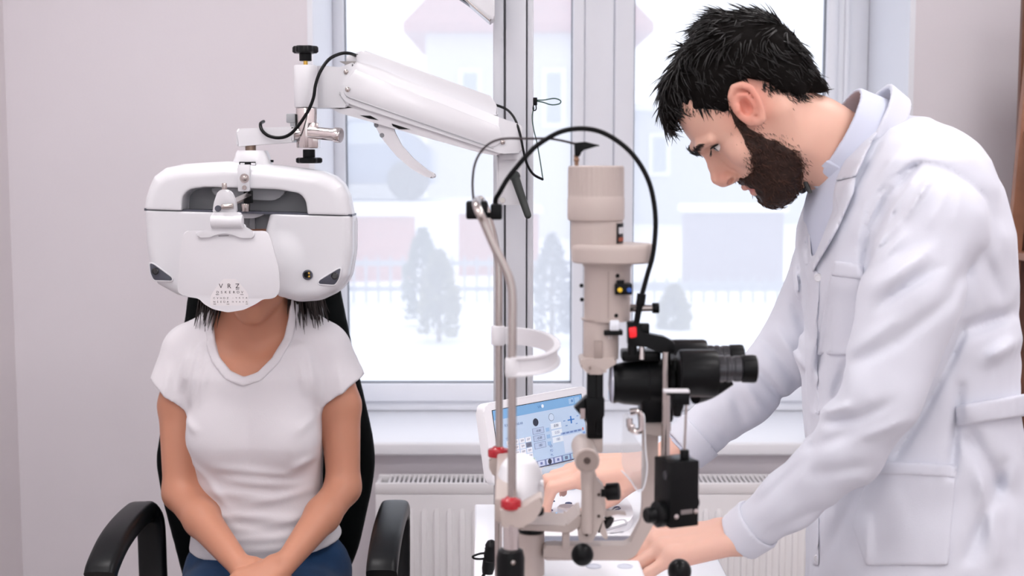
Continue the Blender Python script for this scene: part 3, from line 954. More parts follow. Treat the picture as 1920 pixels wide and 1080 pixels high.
b = MB()
for (u0, u1, v) in ((442, 448, 542), (404, 410, 551.8), (450, 456, 551.8), (399, 404, 569.6), (424, 429, 569.6), (460, 464, 569.6)):
    b.box2(fc.p(u0, v, -2.7), fc.p(u1, v + .8, -2.4))
b.build('underline', M_print, cd, smooth=False)
# clip: winged base, tower, tip
b = MB(); b.prism(P3(fc, RP([(370, 437), (398, 427), (402, 405), (456, 405), (459, 424), (480, 436), (478, 446, 4), (455, 446), (440, 440), (424, 437), (407, 440), (396, 445), (375, 445, 4)], 4), -9), (0, 12 / sc_, 0), .0016, 3); b.build('clip_base', M_white, nc)
b = MB(); b.prism(P3(fc, RP([(400, 424), (402, 398, 6), (457, 398, 6), (457, 424)], 3), -16), (0, 14 / sc_, 0), .003, 3); b.build('clip_hinge', M_white, nc)
b = MB(); b.cyl(fc.p(400, 415, -9), fc.p(459, 415, -9), 13 / sc_, n=24, bevel=.002); b.build('hinge_barrel', M_white, nc)
b = MB(); b.prism(P3(fc, RP([(403, 400), (406, 380), (413, 361, 4), (420, 356, 4), (432, 356, 4), (439, 362), (446, 380), (447, 400)], 4), -12), (0, 16 / sc_, 0), .003, 3); b.build('clip_tower', M_white, nc)
b = MB(); b.cyl(fc.p(414, 391, -14), fc.p(414, 391, -9), 6 / sc_, n=18); b.build('thumb_hole', M_dgrey, nc)
b = MB(); b.cyl(fc.p(421, 388, -16), fc.p(443, 386, -14), 5 / sc_, n=12, bevel=.0006); b.build('tension_screw', M_steel, nc)
b = MB(); b.cyl(fc.p(425, 358, -4), fc.p(424.5, 344, -4), 5.2 / sc_, 4.6 / sc_, 16, .0008); b.build('tip_screw', M_steel, nc)
b = MB(); b.prism(P3(fc, [(413, 441.5), (432, 441), (432, 442), (413, 442.5)], -9.6), (0, 1 / sc_, 0)); b.build('clip_mark', M_print, nc, smooth=False)

# ------------------------------------------------------------------ refraction stand: column and swing arm
fa = Frame(2.35, 800, 220); sa = fa.s
cY = 2.47
def cx_(px): return A(px, 400, cY).x
stn = thing('refraction_stand', 'tall grey aluminium column with a white spring arm carrying the phoropter', 'instrument stand', (cx_(962), cY + .04, 0))
M_col = mat('column_alu', (206, 208, 214), .4, metal=.15)
M_groove = mat('column_groove', (158, 156, 160), .6)
b = MB(); b.box2((cx_(928), cY + .012, .04), (cx_(998), cY + .075, RZ - .02)); b.build('column_core', M_groove, stn, smooth=False)
for a, c, dy in ((925, 945, 0), (948.5, 986, -.004), (988.5, 1000, .002)):
    b = MB(); b.box2((cx_(a), cY + dy, .04), (cx_(c), cY + .08, RZ - .02), .0025); b.build('column_profile', M_col, stn)
b = MB(); b.box2((cx_(962) - .13, cY - .1, 0), (cx_(962) + .2, cY + .3, .04), .006); b.build('base_plate', M_col, stn)
b = MB(); b.box2((cx_(915), cY - .01, RZ - .02), (cx_(1010), cY + .09, RZ), .003); b.build('ceiling_cap', M_col, stn)
# fixed shoulder on the column
b = MB(); b.prism(P3(fa, RP([(931, 290), (978, 290), (978, 386, 4), (931, 386, 4)], 3), 16), (0, 34 / sa, 0), .003); b.build('shoulder', M_white, stn)
b = MB(); b.cyl(fa.p(954, 300, 30), fa.p(954, 288, 30), 23 / sa, n=28, bevel=.002); b.build('shoulder_joint', M_white, stn)
b = MB(); b.lathe([(5 / sa, 0), (5 / sa, .002), (2.6 / sa, .002), (2.6 / sa, .001), (0, .001)], fa.p(942, 377, 16), (0, -1, 0), 16); b.build('screw', M_steel, stn)
b = MB()
b.lathe([(10 / sa, 0), (10.5 / sa, .008), (7 / sa, .013), (0, .0135)], fa.p(965, 331, 16), (0, -1, 0), 24)
d0, d1 = fa.p(966, 334, 6), fa.p(990, 405, 0)
b.tube([d0, d0.lerp(d1, .35), d0.lerp(d1, .7), d1], lambda t: (8.5 - 2.0 * t) / sa, 14, 4); b.ell(d1, 6.5 / sa)
b.build('clamp_lever', mat('lever_black', (44, 50, 48), .4), stn)
# arm head over the clamp
b = MB(); b.prism(P3(fa, RP([(556, 136, 8), (575, 128), (607, 125), (642, 128), (668, 118), (672, 150), (655, 203, 5), (556, 203, 4)], 4), -24), (0, 58 / sa, 0), .005, 3); b.build('arm_head', M_white, stn)
b = MB(); b.cyl(fp.p(577, 204, 3), fp.p(577, 126, 3), 21 / sa, n=32, bevel=.002); b.build('arm_socket', M_white, stn)
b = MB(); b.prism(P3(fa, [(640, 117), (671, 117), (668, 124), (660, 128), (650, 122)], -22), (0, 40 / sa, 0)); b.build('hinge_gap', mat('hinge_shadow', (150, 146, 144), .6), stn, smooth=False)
b = MB(); b.prism(P3(fa, RP([(652, 106, 3), (672, 100, 3), (682, 96), (682, 116), (652, 118)], 2), -12), (0, 26 / sa, 0), .002); b.build('cable_guide', M_white, stn)
# main beam: side panel, chamfer, top ridge, undertray
SIDE = RP([(640, 178), (643, 158, 8), (672, 117.5, 2), (700, 124), (937, 221), (972, 233, 4), (979, 236), (979, 286, 6), (941, 289, 8), (655, 195, 10)], 5)
b = MB(); b.prism(P3(fa, SIDE, -27), (0, 62 / sa, 0), .003, 3); bm_ = b.build('beam', M_white, stn)
b = MB(); b.prism(P3(fa, RP([(646, 160, 6), (671, 132, 3), (936, 238, 3), (945, 262, 6), (926, 277, 5), (650, 181, 8)], 4), -29.5), (0, 4 / sa, 0), .0012); b.build('side_panel', M_white, stn)
b = MB(); b.prism(P3(fa, RP([(671, 103, 2), (684, 95.5, 3), (921, 181, 4), (931, 197), (934, 217), (900, 212), (672, 119, 2)], 3), -15), (0, 38 / sa, 0), .003, 3); b.build('top_ridge', M_white, stn)
b = MB(); b.prism(P3(fa, RP([(620, 202), (655, 193), (941, 287), (930, 292), (900, 287), (640, 213)], 2), -20), (0, 48 / sa, 0), .002); b.build('undertray', M_white2, stn)
for q in ([(618, 201.5), (632, 195), (664, 202.5), (640, 205)], [(677, 217), (697, 217.5), (712, 226), (694, 223)], [(736, 232), (771, 243), (750, 242.5), (738, 237)]):
    b = MB(); b.prism(P3(fa, q, -21), (0, 20 / sa, 0)); b.build('slot', M_blackm, stn, smooth=False)
b = MB()
for a_, c_ in (((640.5, 178), (653, 196)), ((653, 182.5), (926, 279))): b.tube([fa.p(*a_, -29.8), fa.p(*c_, -29.8)], .0006, 5, 0)
b.build('panel_groove', M_grey2, stn)
for (u, v) in ((656, 169.5), (653, 137), (943, 267)):
    b = MB(); b.lathe([(4.6 / sa, 0), (4.4 / sa, .002), (3 / sa, .003), (0, .0032)], fa.p(u, v, -29 if v != 137 else -24), (0, -1, 0), 16); b.build('screw', M_steel, stn)
# brake lever
LV = [(697, 221), (737, 233), (741, 248), (754, 273), (776, 298), (802, 319), (817, 327), (817, 333), (809, 335), (796, 331), (770, 316), (744, 293), (719, 263), (706, 240)]
b = MB(); b.prism(P3(fa, RP(LV, 3, 3), -12), (0, 18 / sa, 0), .0035, 3); lv = b.build('brake_lever', M_white2, stn)
for (u, v) in ((706.5, 235), (717, 254)):
    b = MB(); b.lathe([(4.4 / sa, 0), (4.4 / sa, .0008), (0, .0008)], fa.p(u, v, -12), (0, -1, 0), 14); b.build('screw', M_grey, lv)
# cables of the arm
b = MB(); b.tube([fa.p(672, 106, -4), fp.p(656, 102.5, 20), fp.p(641, 105, 2), fp.p(623, 117, -18), fp.p(609, 140, -32), fp.p(601, 164, -38), fp.p(597, 188, -40), fp.p(586, 213, -40), fp.p(565, 242, -36), fp.p(548, 256, -33), fp.p(530, 260, -31), fp.p(511, 256, -28), fp.p(499, 246, -24), fp.p(494, 234, -10), fp.p(496, 229, 10)], 3.1 / sa, 10, 5)
b.build('cable', M_black, stn)
b = MB(); b.tube([fa.p(926, 196, 0), fa.p(938, 200, -6), fa.p(953, 208, -14), fa.p(966, 225, -22), fa.p(975, 252, -30), fa.p(981, 282, -34), fa.p(988, 308, -30), fa.p(1000, 327, -20), fa.p(1018, 337, -6)], 2.4 / sa, 8, 5)
b.build('cable', M_black, stn)
# green lanyard on the column
gn = thing('lanyard', 'thin dark green cord with a loop and clip hanging from the column', 'cord', fa.p(1003, 335, 40))
M_green = mat('green_cord', (22, 62, 48), .5)
b = MB(); b.tube([fa.p(1004, 186, 38), fa.p(1020, 186, 36), fa.p(1040, 183, 36), fa.p(1052, 187, 36), fa.p(1050, 193, 36), fa.p(1035, 195, 36), fa.p(1018, 190, 36), fa.p(1005, 188, 38)], 1.3 / sa, 6, 5)
b.build('loop', M_green, gn)
b = MB(); b.tube([fa.p(1002, 200, 38), fa.p(998.5, 217, 40), fa.p(1001, 240, 40), fa.p(1007, 265, 36), fa.p(1013, 300, 20), fa.p(1018, 336, -6)], 1.1 / sa, 6, 5); b.build('string', M_green, gn)
b = MB(); b.box2(fa.p(1000, 181, 36), fa.p(1008, 196, 44), .001); b.tube([fa.p(1001, 196, 38), fa.p(1000, 203, 38), fa.p(1003, 206, 38), fa.p(1006, 203, 38), fa.p(1005.5, 196, 38)], 1.2 / sa, 6, 3)
b.build('clip', M_black, gn)
# overhead lamp at the top of the frame
fl_ = Frame(2.4, 900, 0); sl_ = fl_.s
lp = thing('examination_lamp', 'white tilted lamp head on the column cut by the top edge', 'lamp', fl_.p(927, 40, 0))
b = MB(); b.prism(P3(fl_, RP([(866, -6), (921, 42, 3), (927.5, 37), (927.5, -120), (830, -120), (800, -64)], 3), -34), (0, 66 / sl_, 0), .003); b.build('lamp_head', M_white, lp)
b = MB(); b.prism(P3(fl_, [(858, -13), (866, -6), (921, 42), (918, 43.5), (862, -5), (852, -12)], -36), (0, 70 / sl_, 0), .001); b.build('lamp_rim', M_steel, lp)
b = MB(); b.prism(P3(fl_, [(846, -14), (884, 10), (880, 11), (840, -16)], -20), (0, 40 / sl_, 0)); b.build('lamp_glass', M_dgrey, lp, smooth=False)
b = MB(); b.box2(fl_.p(925, -90, -10), fl_.p(962, -60, 16 + 40), .003); b.build('lamp_bracket', M_white, lp)
# ------------------------------------------------------------------ instrument table
M_table = mat('table_laminate', (240, 240, 244), .3, bump=.02, bscale=60)
TZ = .95
tb = thing('instrument_table', 'narrow white instrument table carrying the slit lamp and the control console', 'table', (.12, 1.62, 0))
tx0, tx1, ty0, ty1 = -.048, .287, 1.10, 2.1
b = MB(); b.prism([(tx0 + .012, ty0, TZ - .03), (tx1, ty0, TZ - .03), (tx1, ty1, TZ - .03), (tx0 - .012, ty1, TZ - .03)], (0, 0, .03), .004, 3); b.build('table_top', M_table, tb)
b = MB(); b.box2((.08, 1.6, .06), (.16, 1.72, TZ - .03), .006); b.build('column', M_col, tb)
b = MB(); b.box2((-.02, 1.2, 0), (.26, 2.05, .06), .01); b.build('foot', M_table, tb)

# ------------------------------------------------------------------ slit lamp
M_beige = mat('beige_enamel', (184, 171, 165), .42, bump=.03, bscale=120)
M_beige2 = mat('beige_enamel_dark', (156, 142, 136), .45)
M_red = mat('red_anodised', (168, 10, 28), .3, coat=.3)
M_led = mat('red_indicator', (235, 30, 40), .4, emit=.25)
M_gun = mat('gunmetal', (72, 72, 76), .28, metal=.7)

fn = Frame(1.2, 957, 700); ff = Frame(1.41, 936, 700); fm = Frame(1.305, 950, 700)
sn, sf, sm = fn.s, ff.s, fm.s
cr = thing('chin_rest', 'steel head rest frame with white forehead band and red collars on the slit lamp table', 'head rest', fn.p(958, 1100, 60))
b = MB()
top_n = fn.p(899, 401); top_f = ff.p(909, 388)
b.tube([fn.p(960, 1035), fn.p(960, 800), fn.p(960.5, 620), fn.p(961, 565), fn.p(957, 530), fn.p(945, 500), fn.p(926, 462), fn.p(908, 420), top_n, top_n + Vector((-.003, .02, .007)), top_n.lerp(top_f, .5) + Vector((-.004, 0, .008)),
        top_f + Vector((-.003, -.02, .006)), top_f, ff.p(916, 410), ff.p(926, 446), ff.p(934, 490), ff.p(936, 530), ff.p(936, 620), ff.p(936, 860)], lambda t: 8.2 / sn, 18, 6)
b.build('head_frame', M_steel, cr)
b = MB(); b.cyl(ff.p(934, 850), ff.p(934, 1085), 7 / sf, n=16); b.build('post', M_steel, cr)
# forehead band
zf = (fn.p(0, 689).z + ff.p(0, 628).z) / 2; hb = .0088
xa, ya = fn.p(957, 0).x, 1.2; xb, yb = ff.p(936, 0).x, 1.41
rings = []
N = 40
for i in range(N + 1):
    t = i / N; a = math.pi * t
    yy = (ya + yb) / 2 - (yb - ya) / 2 * 1.02 * math.cos(a)
    xx = xa + (xb - xa) * t + .051 * math.sin(a) ** .8
    # outward direction
    nx_, ny_ = math.sin(a) + .05, -math.cos(a)
    L = math.hypot(nx_, ny_); nx_, ny_ = nx_ / L, ny_ / L
    th = .0026
    # slim lips at the band's edges
    prof = [(th + .0012, hb), (th + .0012, hb - .0018), (th * .4, hb - .003), (th * .4, -hb + .003), (th + .0012, -hb + .0018), (th + .0012, -hb), (-th, -hb), (-th, hb)]
    rings.append([Vector((xx + nx_ * p, yy + ny_ * p, zf + q)) for p, q in prof])
b = MB(); b.loft(rings); b.build('forehead_band', M_white2, cr)
for f_, u, v, sg in ((fn, 960, 688, sn), (ff, 934, 628, sf)):
    b = MB(); b.cyl(f_.p(u, v + 19), f_.p(u, v - 17), 13 / sg, n=20, bevel=.0015); b.build('band_clip', M_white2, cr)
# red collars
for f_, u, v, sg in ((fn, 958, 945, sn), (ff, 934, 848, sf)):
    b = MB(); b.lathe([(15 / sg, -.006), (19.5 / sg, -.0045), (20 / sg, .001), (19 / sg, .003), (12 / sg, .004), (9 / sg, .006), (8 / sg, .006)], f_.p(u, v), (0, 0, 1), 28); b.build('collar', M_red, cr)
# beige cross bar and chin cup
zc = fn.p(0, 966).z
b = MB()
b.prism([fn.p(u, v, -14) for u, v in RP([(937, 953, 3), (978, 951, 3), (1018, 928, 6), (1016, 955, 8), (1003, 975, 8), (978, 989, 5), (940, 989, 4)], 5)], (0, 46 / sn, 0), .002, 3)
b.build('chin_bracket', M_beige, cr)
b = MB()
b.prism([ff.p(u, v, -20) for u, v in RP([(917, 856), (952, 856), (955, 885), (925, 890), (917, 874)], 4)], (0, 40 / sf, 0), .002, 3)
b.build('chin_bracket', M_beige, cr)
b = MB(); b.box2((-.016, 1.21, zc - .012), (.004, 1.405, zc + .012), .003); b.build('cross_bar', M_beige, cr)
def f_cup(P):
    d = d_ell(P, (975, 922, 0), (46, 74, 92))
    d = smax(d, P[:, 1] - 950, 8)
    d = smax(d, -(d_ell(P, (966, 838, 0), (52, 34, 58))), 8)
    return d
iso_obj('chin_cup', f_cup, (920, 838, -100), (1030, 960, 100), 2.6, fm, M_white2, cr)
b = MB(); b.cyl(fm.p(1013, 893, -60), fm.p(1018, 893, -60), 6 / sm, n=16); b.build('paper_pin', M_white2, cr)
b = MB(); b.lathe([(16 / sn, 0), (18 / sn, .0015), (18 / sn, .006), (12 / sn, .008)], fn.p(1004, 978, 40), (0, 0, 1), 28); b.build('height_knob', M_blackm, cr)
# lower chrome stem and black foot
b = MB(); b.cyl(fn.p(958, 1040), fn.p(958, 985), 15 / sn, n=28); b.build('stem', M_chrome, cr)
b = MB(); b.lathe([(26 / sn, fn.p(957, 1042).z * -1 + TZ), (27.5 / sn, -.004), (24 / sn, .003), (15 / sn, .005)], fn.p(957, 1042), (0, 0, 1), 28)
ft = b.build('foot', M_black, cr)
b = MB(); b.lathe([(5 / sn, 0), (4 / sn, .0015), (0, .002)], fn.p(962, 1051, -28), (0, -1, 0), 12); b.build('screw', M_steel, ft)
# cable blocks on the top bar
b = MB(); b.box2(fm.p(875, 381, -14), fm.p(915, 414, 26), .002); k1 = b.build('cable_block', M_black, cr)
b = MB(); b.ell(fm.p(902, 377, 0), 5 / sm); b.build('screw', M_steel, k1)
b = MB(); b.box2(fm.p(920, 386, -14), fm.p(942, 415, 20), .002); b.box2(fm.p(912, 402, 0), fm.p(922, 412, 14)); b.build('cable_block', M_black, cr)

fs = Frame(1.32, 1120, 600); ss = fs.s
sl = thing('slit_lamp', 'beige slit lamp with tall illumination tower and black binocular microscope', 'slit lamp', (fs.p(1110, 0).x, 1.32, TZ))
R_ = lambda px: px / ss
def stack(name, u, w, prof, m, parent=sl, n=40):
    """vertical turned part: prof = (radius px, v px) pairs"""
    b = MB(); o = fs.p(u, prof[0][1], w)
    b.lathe([(R_(r), (prof[0][1] - v) / ss) for r, v in prof], o, (0, 0, 1), n)
    return b.build(name, m, parent)
# lamp house: fluted cap, drums, disc
b = MB(); rings = []
for (r, v, fl) in ((49, 314, 0), (51.5, 316, .3), (51.5, 322, 1), (51.7, 366, 1), (52, 372, 0), (53, 374, 0), (53, 408, 0), (52, 413, 0), (49, 415, 0)):
    rings.append([fs.p(1116 + r * (1 + .012 * fl * math.cos(36 * a)) * math.cos(a), v, r * (1 + .012 * fl * math.cos(36 * a)) * math.sin(a)) for a in [2 * math.pi * k / 144 for k in range(144)]])
b.loft(list(reversed(rings))); b.build('lamp_cap', M_beige, sl)
stack('lamp_drum', 1118, 0, [(49, 468), (49, 414), (40, 413)], M_beige)
b = MB(); rings = []
for (r, v) in ((72, 492), (76, 489), (77, 468), (76, 460), (73, 457)):
    rings.append([fs.p(1147 + r * math.cos(a), v, -6 + r * .78 * math.sin(a)) for a in [2 * math.pi * k / 64 for k in range(64)]])
b.loft(rings); b.build('filter_disc', M_beige, sl)
stack('neck', 1138, 0, [(42.5, 600), (43.5, 594), (43.5, 500), (46, 496), (48, 488)], M_beige)
b = MB(); b.prism(P3(fs, [(1136.4, 506), (1137.8, 506), (1137.8, 592), (1136.4, 592)], -44), (0, 2 / ss, 0)); b.build('seam', M_beige2, sl, smooth=False)
# warning label on the drum
b = MB(); rr = 49.6
pts0 = [fs.p(1118 + rr * math.cos(a), 419, -rr * math.sin(a)) for a in [math.radians(x) for x in (46, 38, 30, 22, 14, 8)]]
b.loft([[p for p in pts0], [p + Vector((0, 0, -37 / ss)) for p in pts0]], caps=False, closed=False); lb = b.build('warning_label', M_black, sl)
b = MB(); pts1 = [fs.p(1118 + 50 * math.cos(a), 426, -50 * math.sin(a)) for a in [math.radians(x) for x in (40, 32, 24, 16, 10)]]
b.loft([pts1, [p + Vector((0, 0, -12 / ss)) for p in pts1]], caps=False, closed=False); b.build('label_field', mat('label_grey', (200, 200, 204), .6), lb)
b = MB(); b.loft([[p + Vector((0, 0, -19 / ss)) for p in pts1], [p + Vector((0, 0, -26 / ss)) for p in pts1]], caps=False, closed=False); b.build('label_stripe', mat('label_orange', (150, 74, 50), .6), lb)
# filter slider with coloured dots, screws
b = MB(); b.box2(fs.p(1149, 528, -50), fs.p(1181, 548, -20), .001); b.box2(fs.p(1152, 522, -46), fs.p(1166, 529, -24)); fsl = b.build('filter_slider', M_black, sl)
for u, c in ((1158, (230, 190, 40)), (1175, (50, 90, 170))):
    b = MB(); b.lathe([(4.6 / ss, 0), (4.2 / ss, .0006), (0, .0008)], fs.p(u, 539, -50), (0, -1, 0), 16); b.build('dot', mat('dot_%d' % u, c, .4), fsl)
for u, v, w in ((1154, 514, -40), (1152, 587, -40), (1089, 534, -18), (1090, 560, -18)):
    b = MB(); b.ell(fs.p(u, v, w), 4 / ss); b.build('screw', M_black, sl)
b = MB(); b.cyl(fs.p(1175, 578, 4), fs.p(1224, 578, 4), 8 / ss, 6 / ss, 16); b.build('knob_shaft', M_steel, sl)
b = MB(); b.cyl(fs.p(1223, 578, 4), fs.p(1236, 578, 4), 10 / ss, n=20, bevel=.0008); b.build('slit_knob', M_black, sl)
# black plug and pin on top
b = MB(); b.cyl(fs.p(1080, 316, 0), fs.p(1079, 294, 0), 3.6 / ss, 4.6 / ss, 12); b.ell(fs.p(1079.5, 303, 0), 5.4 / ss); b.build('pin', mat('pin_brass', (150, 120, 100), .35, metal=.8), sl)
b = MB(); b.prism(P3(fs, RP([(1075, 272, 2), (1095, 270), (1122, 277, 1), (1098, 284), (1090, 286), (1085, 297), (1076, 297)], 2), -8), (0, 16 / ss, 0), .001); b.build('plug', M_black, sl)
# lower tower
stack('tower_body', 1127, 0, [(33, 672), (33.5, 660), (33.5, 600), (38, 596)], M_beige)
b = MB(); b.cyl(fs.p(1130, 625, 0), fs.p(1130, 613, 0), 32 / ss, n=36, bevel=.001); b.box2(fs.p(1130, 615, -40), fs.p(1165, 624, -10), .001); b.build('aperture_ring', M_black, sl)
b = MB(); b.box2(fs.p(1140, 595, -44), fs.p(1158, 615, -20), .0015); b.build('scale_prism', mat('clear_plastic', (224, 228, 236), .1), sl)
b = MB(); b.cyl(fs.p(1129, 632, -4), fs.p(1129, 626, -4), 29 / ss, n=32); b.build('scale_ring', M_white2, sl)
b = MB(); b.box2(fs.p(1112, 634, -36), fs.p(1128, 668, -28), .0008); b.build('front_plate', M_beige2, sl)
b = MB(); b.prism(P3(fs, RP([(1086, 670), (1100, 667), (1153, 667), (1155, 676), (1132, 690), (1130, 697), (1102, 697), (1087, 682)], 3), -36), (0, 70 / ss, 0), .002); yk = b.build('yoke', M_beige, sl)
b = MB(); b.ell(fs.p(1105, 684, -37), 3 / ss); b.build('screw', M_beige2, yk)
# black mirror holder
b = MB(); b.box2(fs.p(1101, 694, -16), fs.p(1131, 822, 16), .0015); b.box2(fs.p(1117, 694, -20), fs.p(1129, 812, -10), .001); b.build('mirror_column', M_black, sl)
b = MB(); b.prism(P3(fs, [(1077, 764), (1098, 744), (1100, 744), (1100, 792), (1093, 782)], -14), (0, 28 / ss, 0), .0008); b.build('mirror_wedge', M_black, sl)
b = MB(); b.prism(P3(fs, RP([(1098, 742), (1126, 746), (1133, 744), (1133, 776), (1128, 786), (1100, 782)], 2), -22), (0, 34 / ss, 0), .001); b.build('mirror_head', M_black, sl)
b = MB(); b.box2(fs.p(1088, 764, -16), fs.p(1097, 784, -13)); b.build('mirror', mat('mirror_glass', (190, 180, 178), .1, metal=.9), sl, smooth=False)
# pivot barrel pointing to the viewer, lower column
b = MB(); b.lathe([(21 / ss, 0), (23 / ss, .001), (23 / ss, .07), (20 / ss, .072)], A(1101, 864, 1.262), (0, 1, 0), 40); pv = b.build('pivot_barrel', M_beige, sl)
b = MB(); b.lathe([(20 / ss, 0), (19 / ss, .0008), (17.5 / ss, .0008), (17.5 / ss, .0003), (0, .0003)], A(1101, 864, 1.2618), (0, -1, 0), 40); b.build('barrel_cap', M_beige2, pv)
b = MB(); b.lathe([(6.5 / ss, 0), (6 / ss, .001), (3.5 / ss, .001), (3.5 / ss, .0002), (0, .0002)], A(1101, 864, 1.261), (0, -1, 0), 18); b.build('bolt', mat('bolt_dark', (92, 80, 76), .4, metal=.6), pv)
b = MB(); b.box2(fs.p(1102, 815, -12), fs.p(1131, 850, 16), .002); b.build('column_socket', M_beige, sl)
LC = RP([(1090, 880), (1116, 880), (1121, 900), (1134, 915), (1137, 945), (1137, 965), (1132, 975), (1142, 1010), (1140, 1016), (1132, 1010), (1124, 996), (1112, 1020), (1087, 1020), (1085, 1000), (1091, 990), (1093, 940)], 3)
b = MB(); b.prism(P3(fs, LC, -14), (0, 34 / ss, 0), .002); b.build('lower_column', M_beige, sl)
b = MB(); b.cyl(fs.p(1103, 880, -16), fs.p(1102, 1000, -16), 10.5 / ss, n=20); b.build('guide_rod', M_beige, sl)
for u, v in ((1124, 928), (1124, 969), (1101, 1004)):
    b = MB(); b.lathe([(3.2 / ss, 0), (3 / ss, .0006), (0, .0007)], fs.p(u, v, -15 if u > 1110 else -18), (0, -1, 0), 12); b.build('screw', mat('bolt_dark', (92, 80, 76), .4), sl)
b = MB(); b.cyl(fs.p(1128, 925, -6), fs.p(1140, 925, -6), 11 / ss, n=20); b.cyl(fs.p(1139, 925, -6), fs.p(1163, 922, -12), 16.5 / ss, n=28, bevel=.0012); b.build('slit_width_knob', M_black, sl)
b = MB(); b.prism(P3(fs, RP([(1135, 960), (1175, 964), (1177, 970), (1160, 968), (1137, 974)], 1), -6), (0, 12 / ss, 0), .0008); b.build('angle_pointer', M_beige, sl)
b = MB(); b.cyl(fs.p(1138, 982, 4), fs.p(1146, 986, -2), 13 / ss, n=20); b.build('lock_knob', M_black, sl)
b = MB(); b.ell(A(1092, 1040, 1.25), (.0108, .0085, .0112)); b.cyl(A(1092, 1040, 1.255), A(1098, 1034, 1.3), .006, n=14); b.build('centring_knob', M_black, sl)
# swivel: post, plate, arms
b = MB(); b.lathe([(R_(26), 0), (R_(26), (1098 - 1014) / ss), (R_(20), (1098 - 1012) / ss)], fs.p(997, 1098, 40), (0, 0, 1), 32); b.build('swivel_post', M_beige, sl)
b = MB(); rings = []
for r, v in ((25, 1013), (26, 1010), (26, 1001), (24, 998)):
    rings.append([fs.p(997 + r * (1 + .015 * math.cos(24 * a)) * math.cos(a), v, 40 + r * (1 + .015 * math.cos(24 * a)) * math.sin(a)) for a in [2 * math.pi * k / 96 for k in range(96)]])
b.loft(rings); b.build('scale_wheel', M_black, sl)
b = MB(); b.prism(P3(fs, RP([(972, 986), (1064, 990), (1088, 968), (1092, 968), (1092, 990), (1072, 1003), (1060, 1003), (972, 998)], 3), -6), (0, 92 / ss, 0), .002); b.build('illumination_arm', M_beige, sl)
b = MB(); b.box2(fs.p(1056, 1000, 0), fs.p(1070, 1036, 20), .001); b.build('stop_block', M_beige, sl)
b = MB(); b.prism(P3(fs, RP([(1020, 1032), (1176, 1031), (1186, 1026, 6), (1206, 988), (1209, 960, 6), (1209, 812), (1237, 812), (1238, 975, 8), (1230, 990), (1196, 1052, 8), (1180, 1060), (1020, 1060)], 6), 4), (0, 34 / ss, 0), .003, 3); b.build('microscope_arm', M_beige, sl)
# microscope
fx = Frame(1.325, 1240, 700); sx_ = fx.s
b = MB(); b.lathe([(34 / sx_, -.0005), (39 / sx_, 0), (37 / sx_, .004), (40 / sx_, .010), (44 / sx_, 60 / sx_), (44 / sx_, 64 / sx_), (46 / sx_, 66 / sx_), (46 / sx_, 112 / sx_), (38 / sx_, 116 / sx_)], fx.p(1150, 718), (1, 0, 0), 44); b.build('objective', M_black, sl)
b = MB(); b.lathe([(38 / sx_, 0), (37.5 / sx_, .0015), (33 / sx_, .0032), (0, .0045)], fx.p(1148.5, 718), (-1, 0, 0), 44); b.build('front_lens', mat('coated_lens', (196, 198, 214), .12, coat=.5), sl)
b = MB(); b.box2(fx.p(1200, 690, -34), fx.p(1260, 788, 46), .004); b.build('microscope_body', M_black, sl)
b = MB(); b.box2(fx.p(1255, 668, -30), fx.p(1276, 738, 110), .004); b.build('prism_box', M_black, sl)
for (yy, tag_) in ((1.292, 0), (1.366, 1)):
    fe = Frame(1.325, 1240, 700)
    o = Vector((fx.p(1264, 0).x, yy, fx.p(0, 690).z))
    b = MB(); b.lathe([(40 / sx_, 0), (43.5 / sx_, .002), (44 / sx_, .008), (44 / sx_, 66 / sx_), (42 / sx_, 71 / sx_), (26 / sx_, 73 / sx_)], o, (1, 0, 0), 40); tubeo = b.build('ocular_tube', M_black, sl)
    o2 = Vector((fx.p(1335, 0).x, yy, fx.p(0, 682).z))
    prof = [(24, 0), (24.5, 4), (24.5, 12), (23, 13), (23, 16), (24.5, 17), (24.5, 24), (22.5, 25), (22.5, 30), (24, 31), (24, 42), (22, 43), (22, 45)]
    b = MB(); b.lathe([(r / sx_, h / sx_) for r, h in prof], o2, (1, 0, 0), 36); b.build('eyepiece', M_gun, sl)
    b = MB(); b.lathe([(r / sx_, h / sx_) for r, h in ((23, 0), (25.5, 2), (26, 22), (25, 27), (21, 29), (18, 27), (0, 26))], o2 + Vector((44 / sx_, 0, 0)), (1, 0, 0), 36); b.build('eyecup', M_black, sl)
b = MB(); b.tube([Vector((fx.p(1300, 0).x, 1.31, fx.p(0, 742).z)), Vector((fx.p(1335, 0).x, 1.33, fx.p(0, 738).z)), Vector((fx.p(1372, 0).x, 1.335, fx.p(0, 716).z))], 11 / sx_, 12); b.build('magnification_lever', M_black, sl)
b = MB(); b.prism(P3(fx, RP([(1203, 786), (1256, 786), (1256, 806), (1240, 813), (1203, 813)], 3), -24), (0, 60 / sx_, 0), .002); b.build('column_clamp', M_beige, sl)
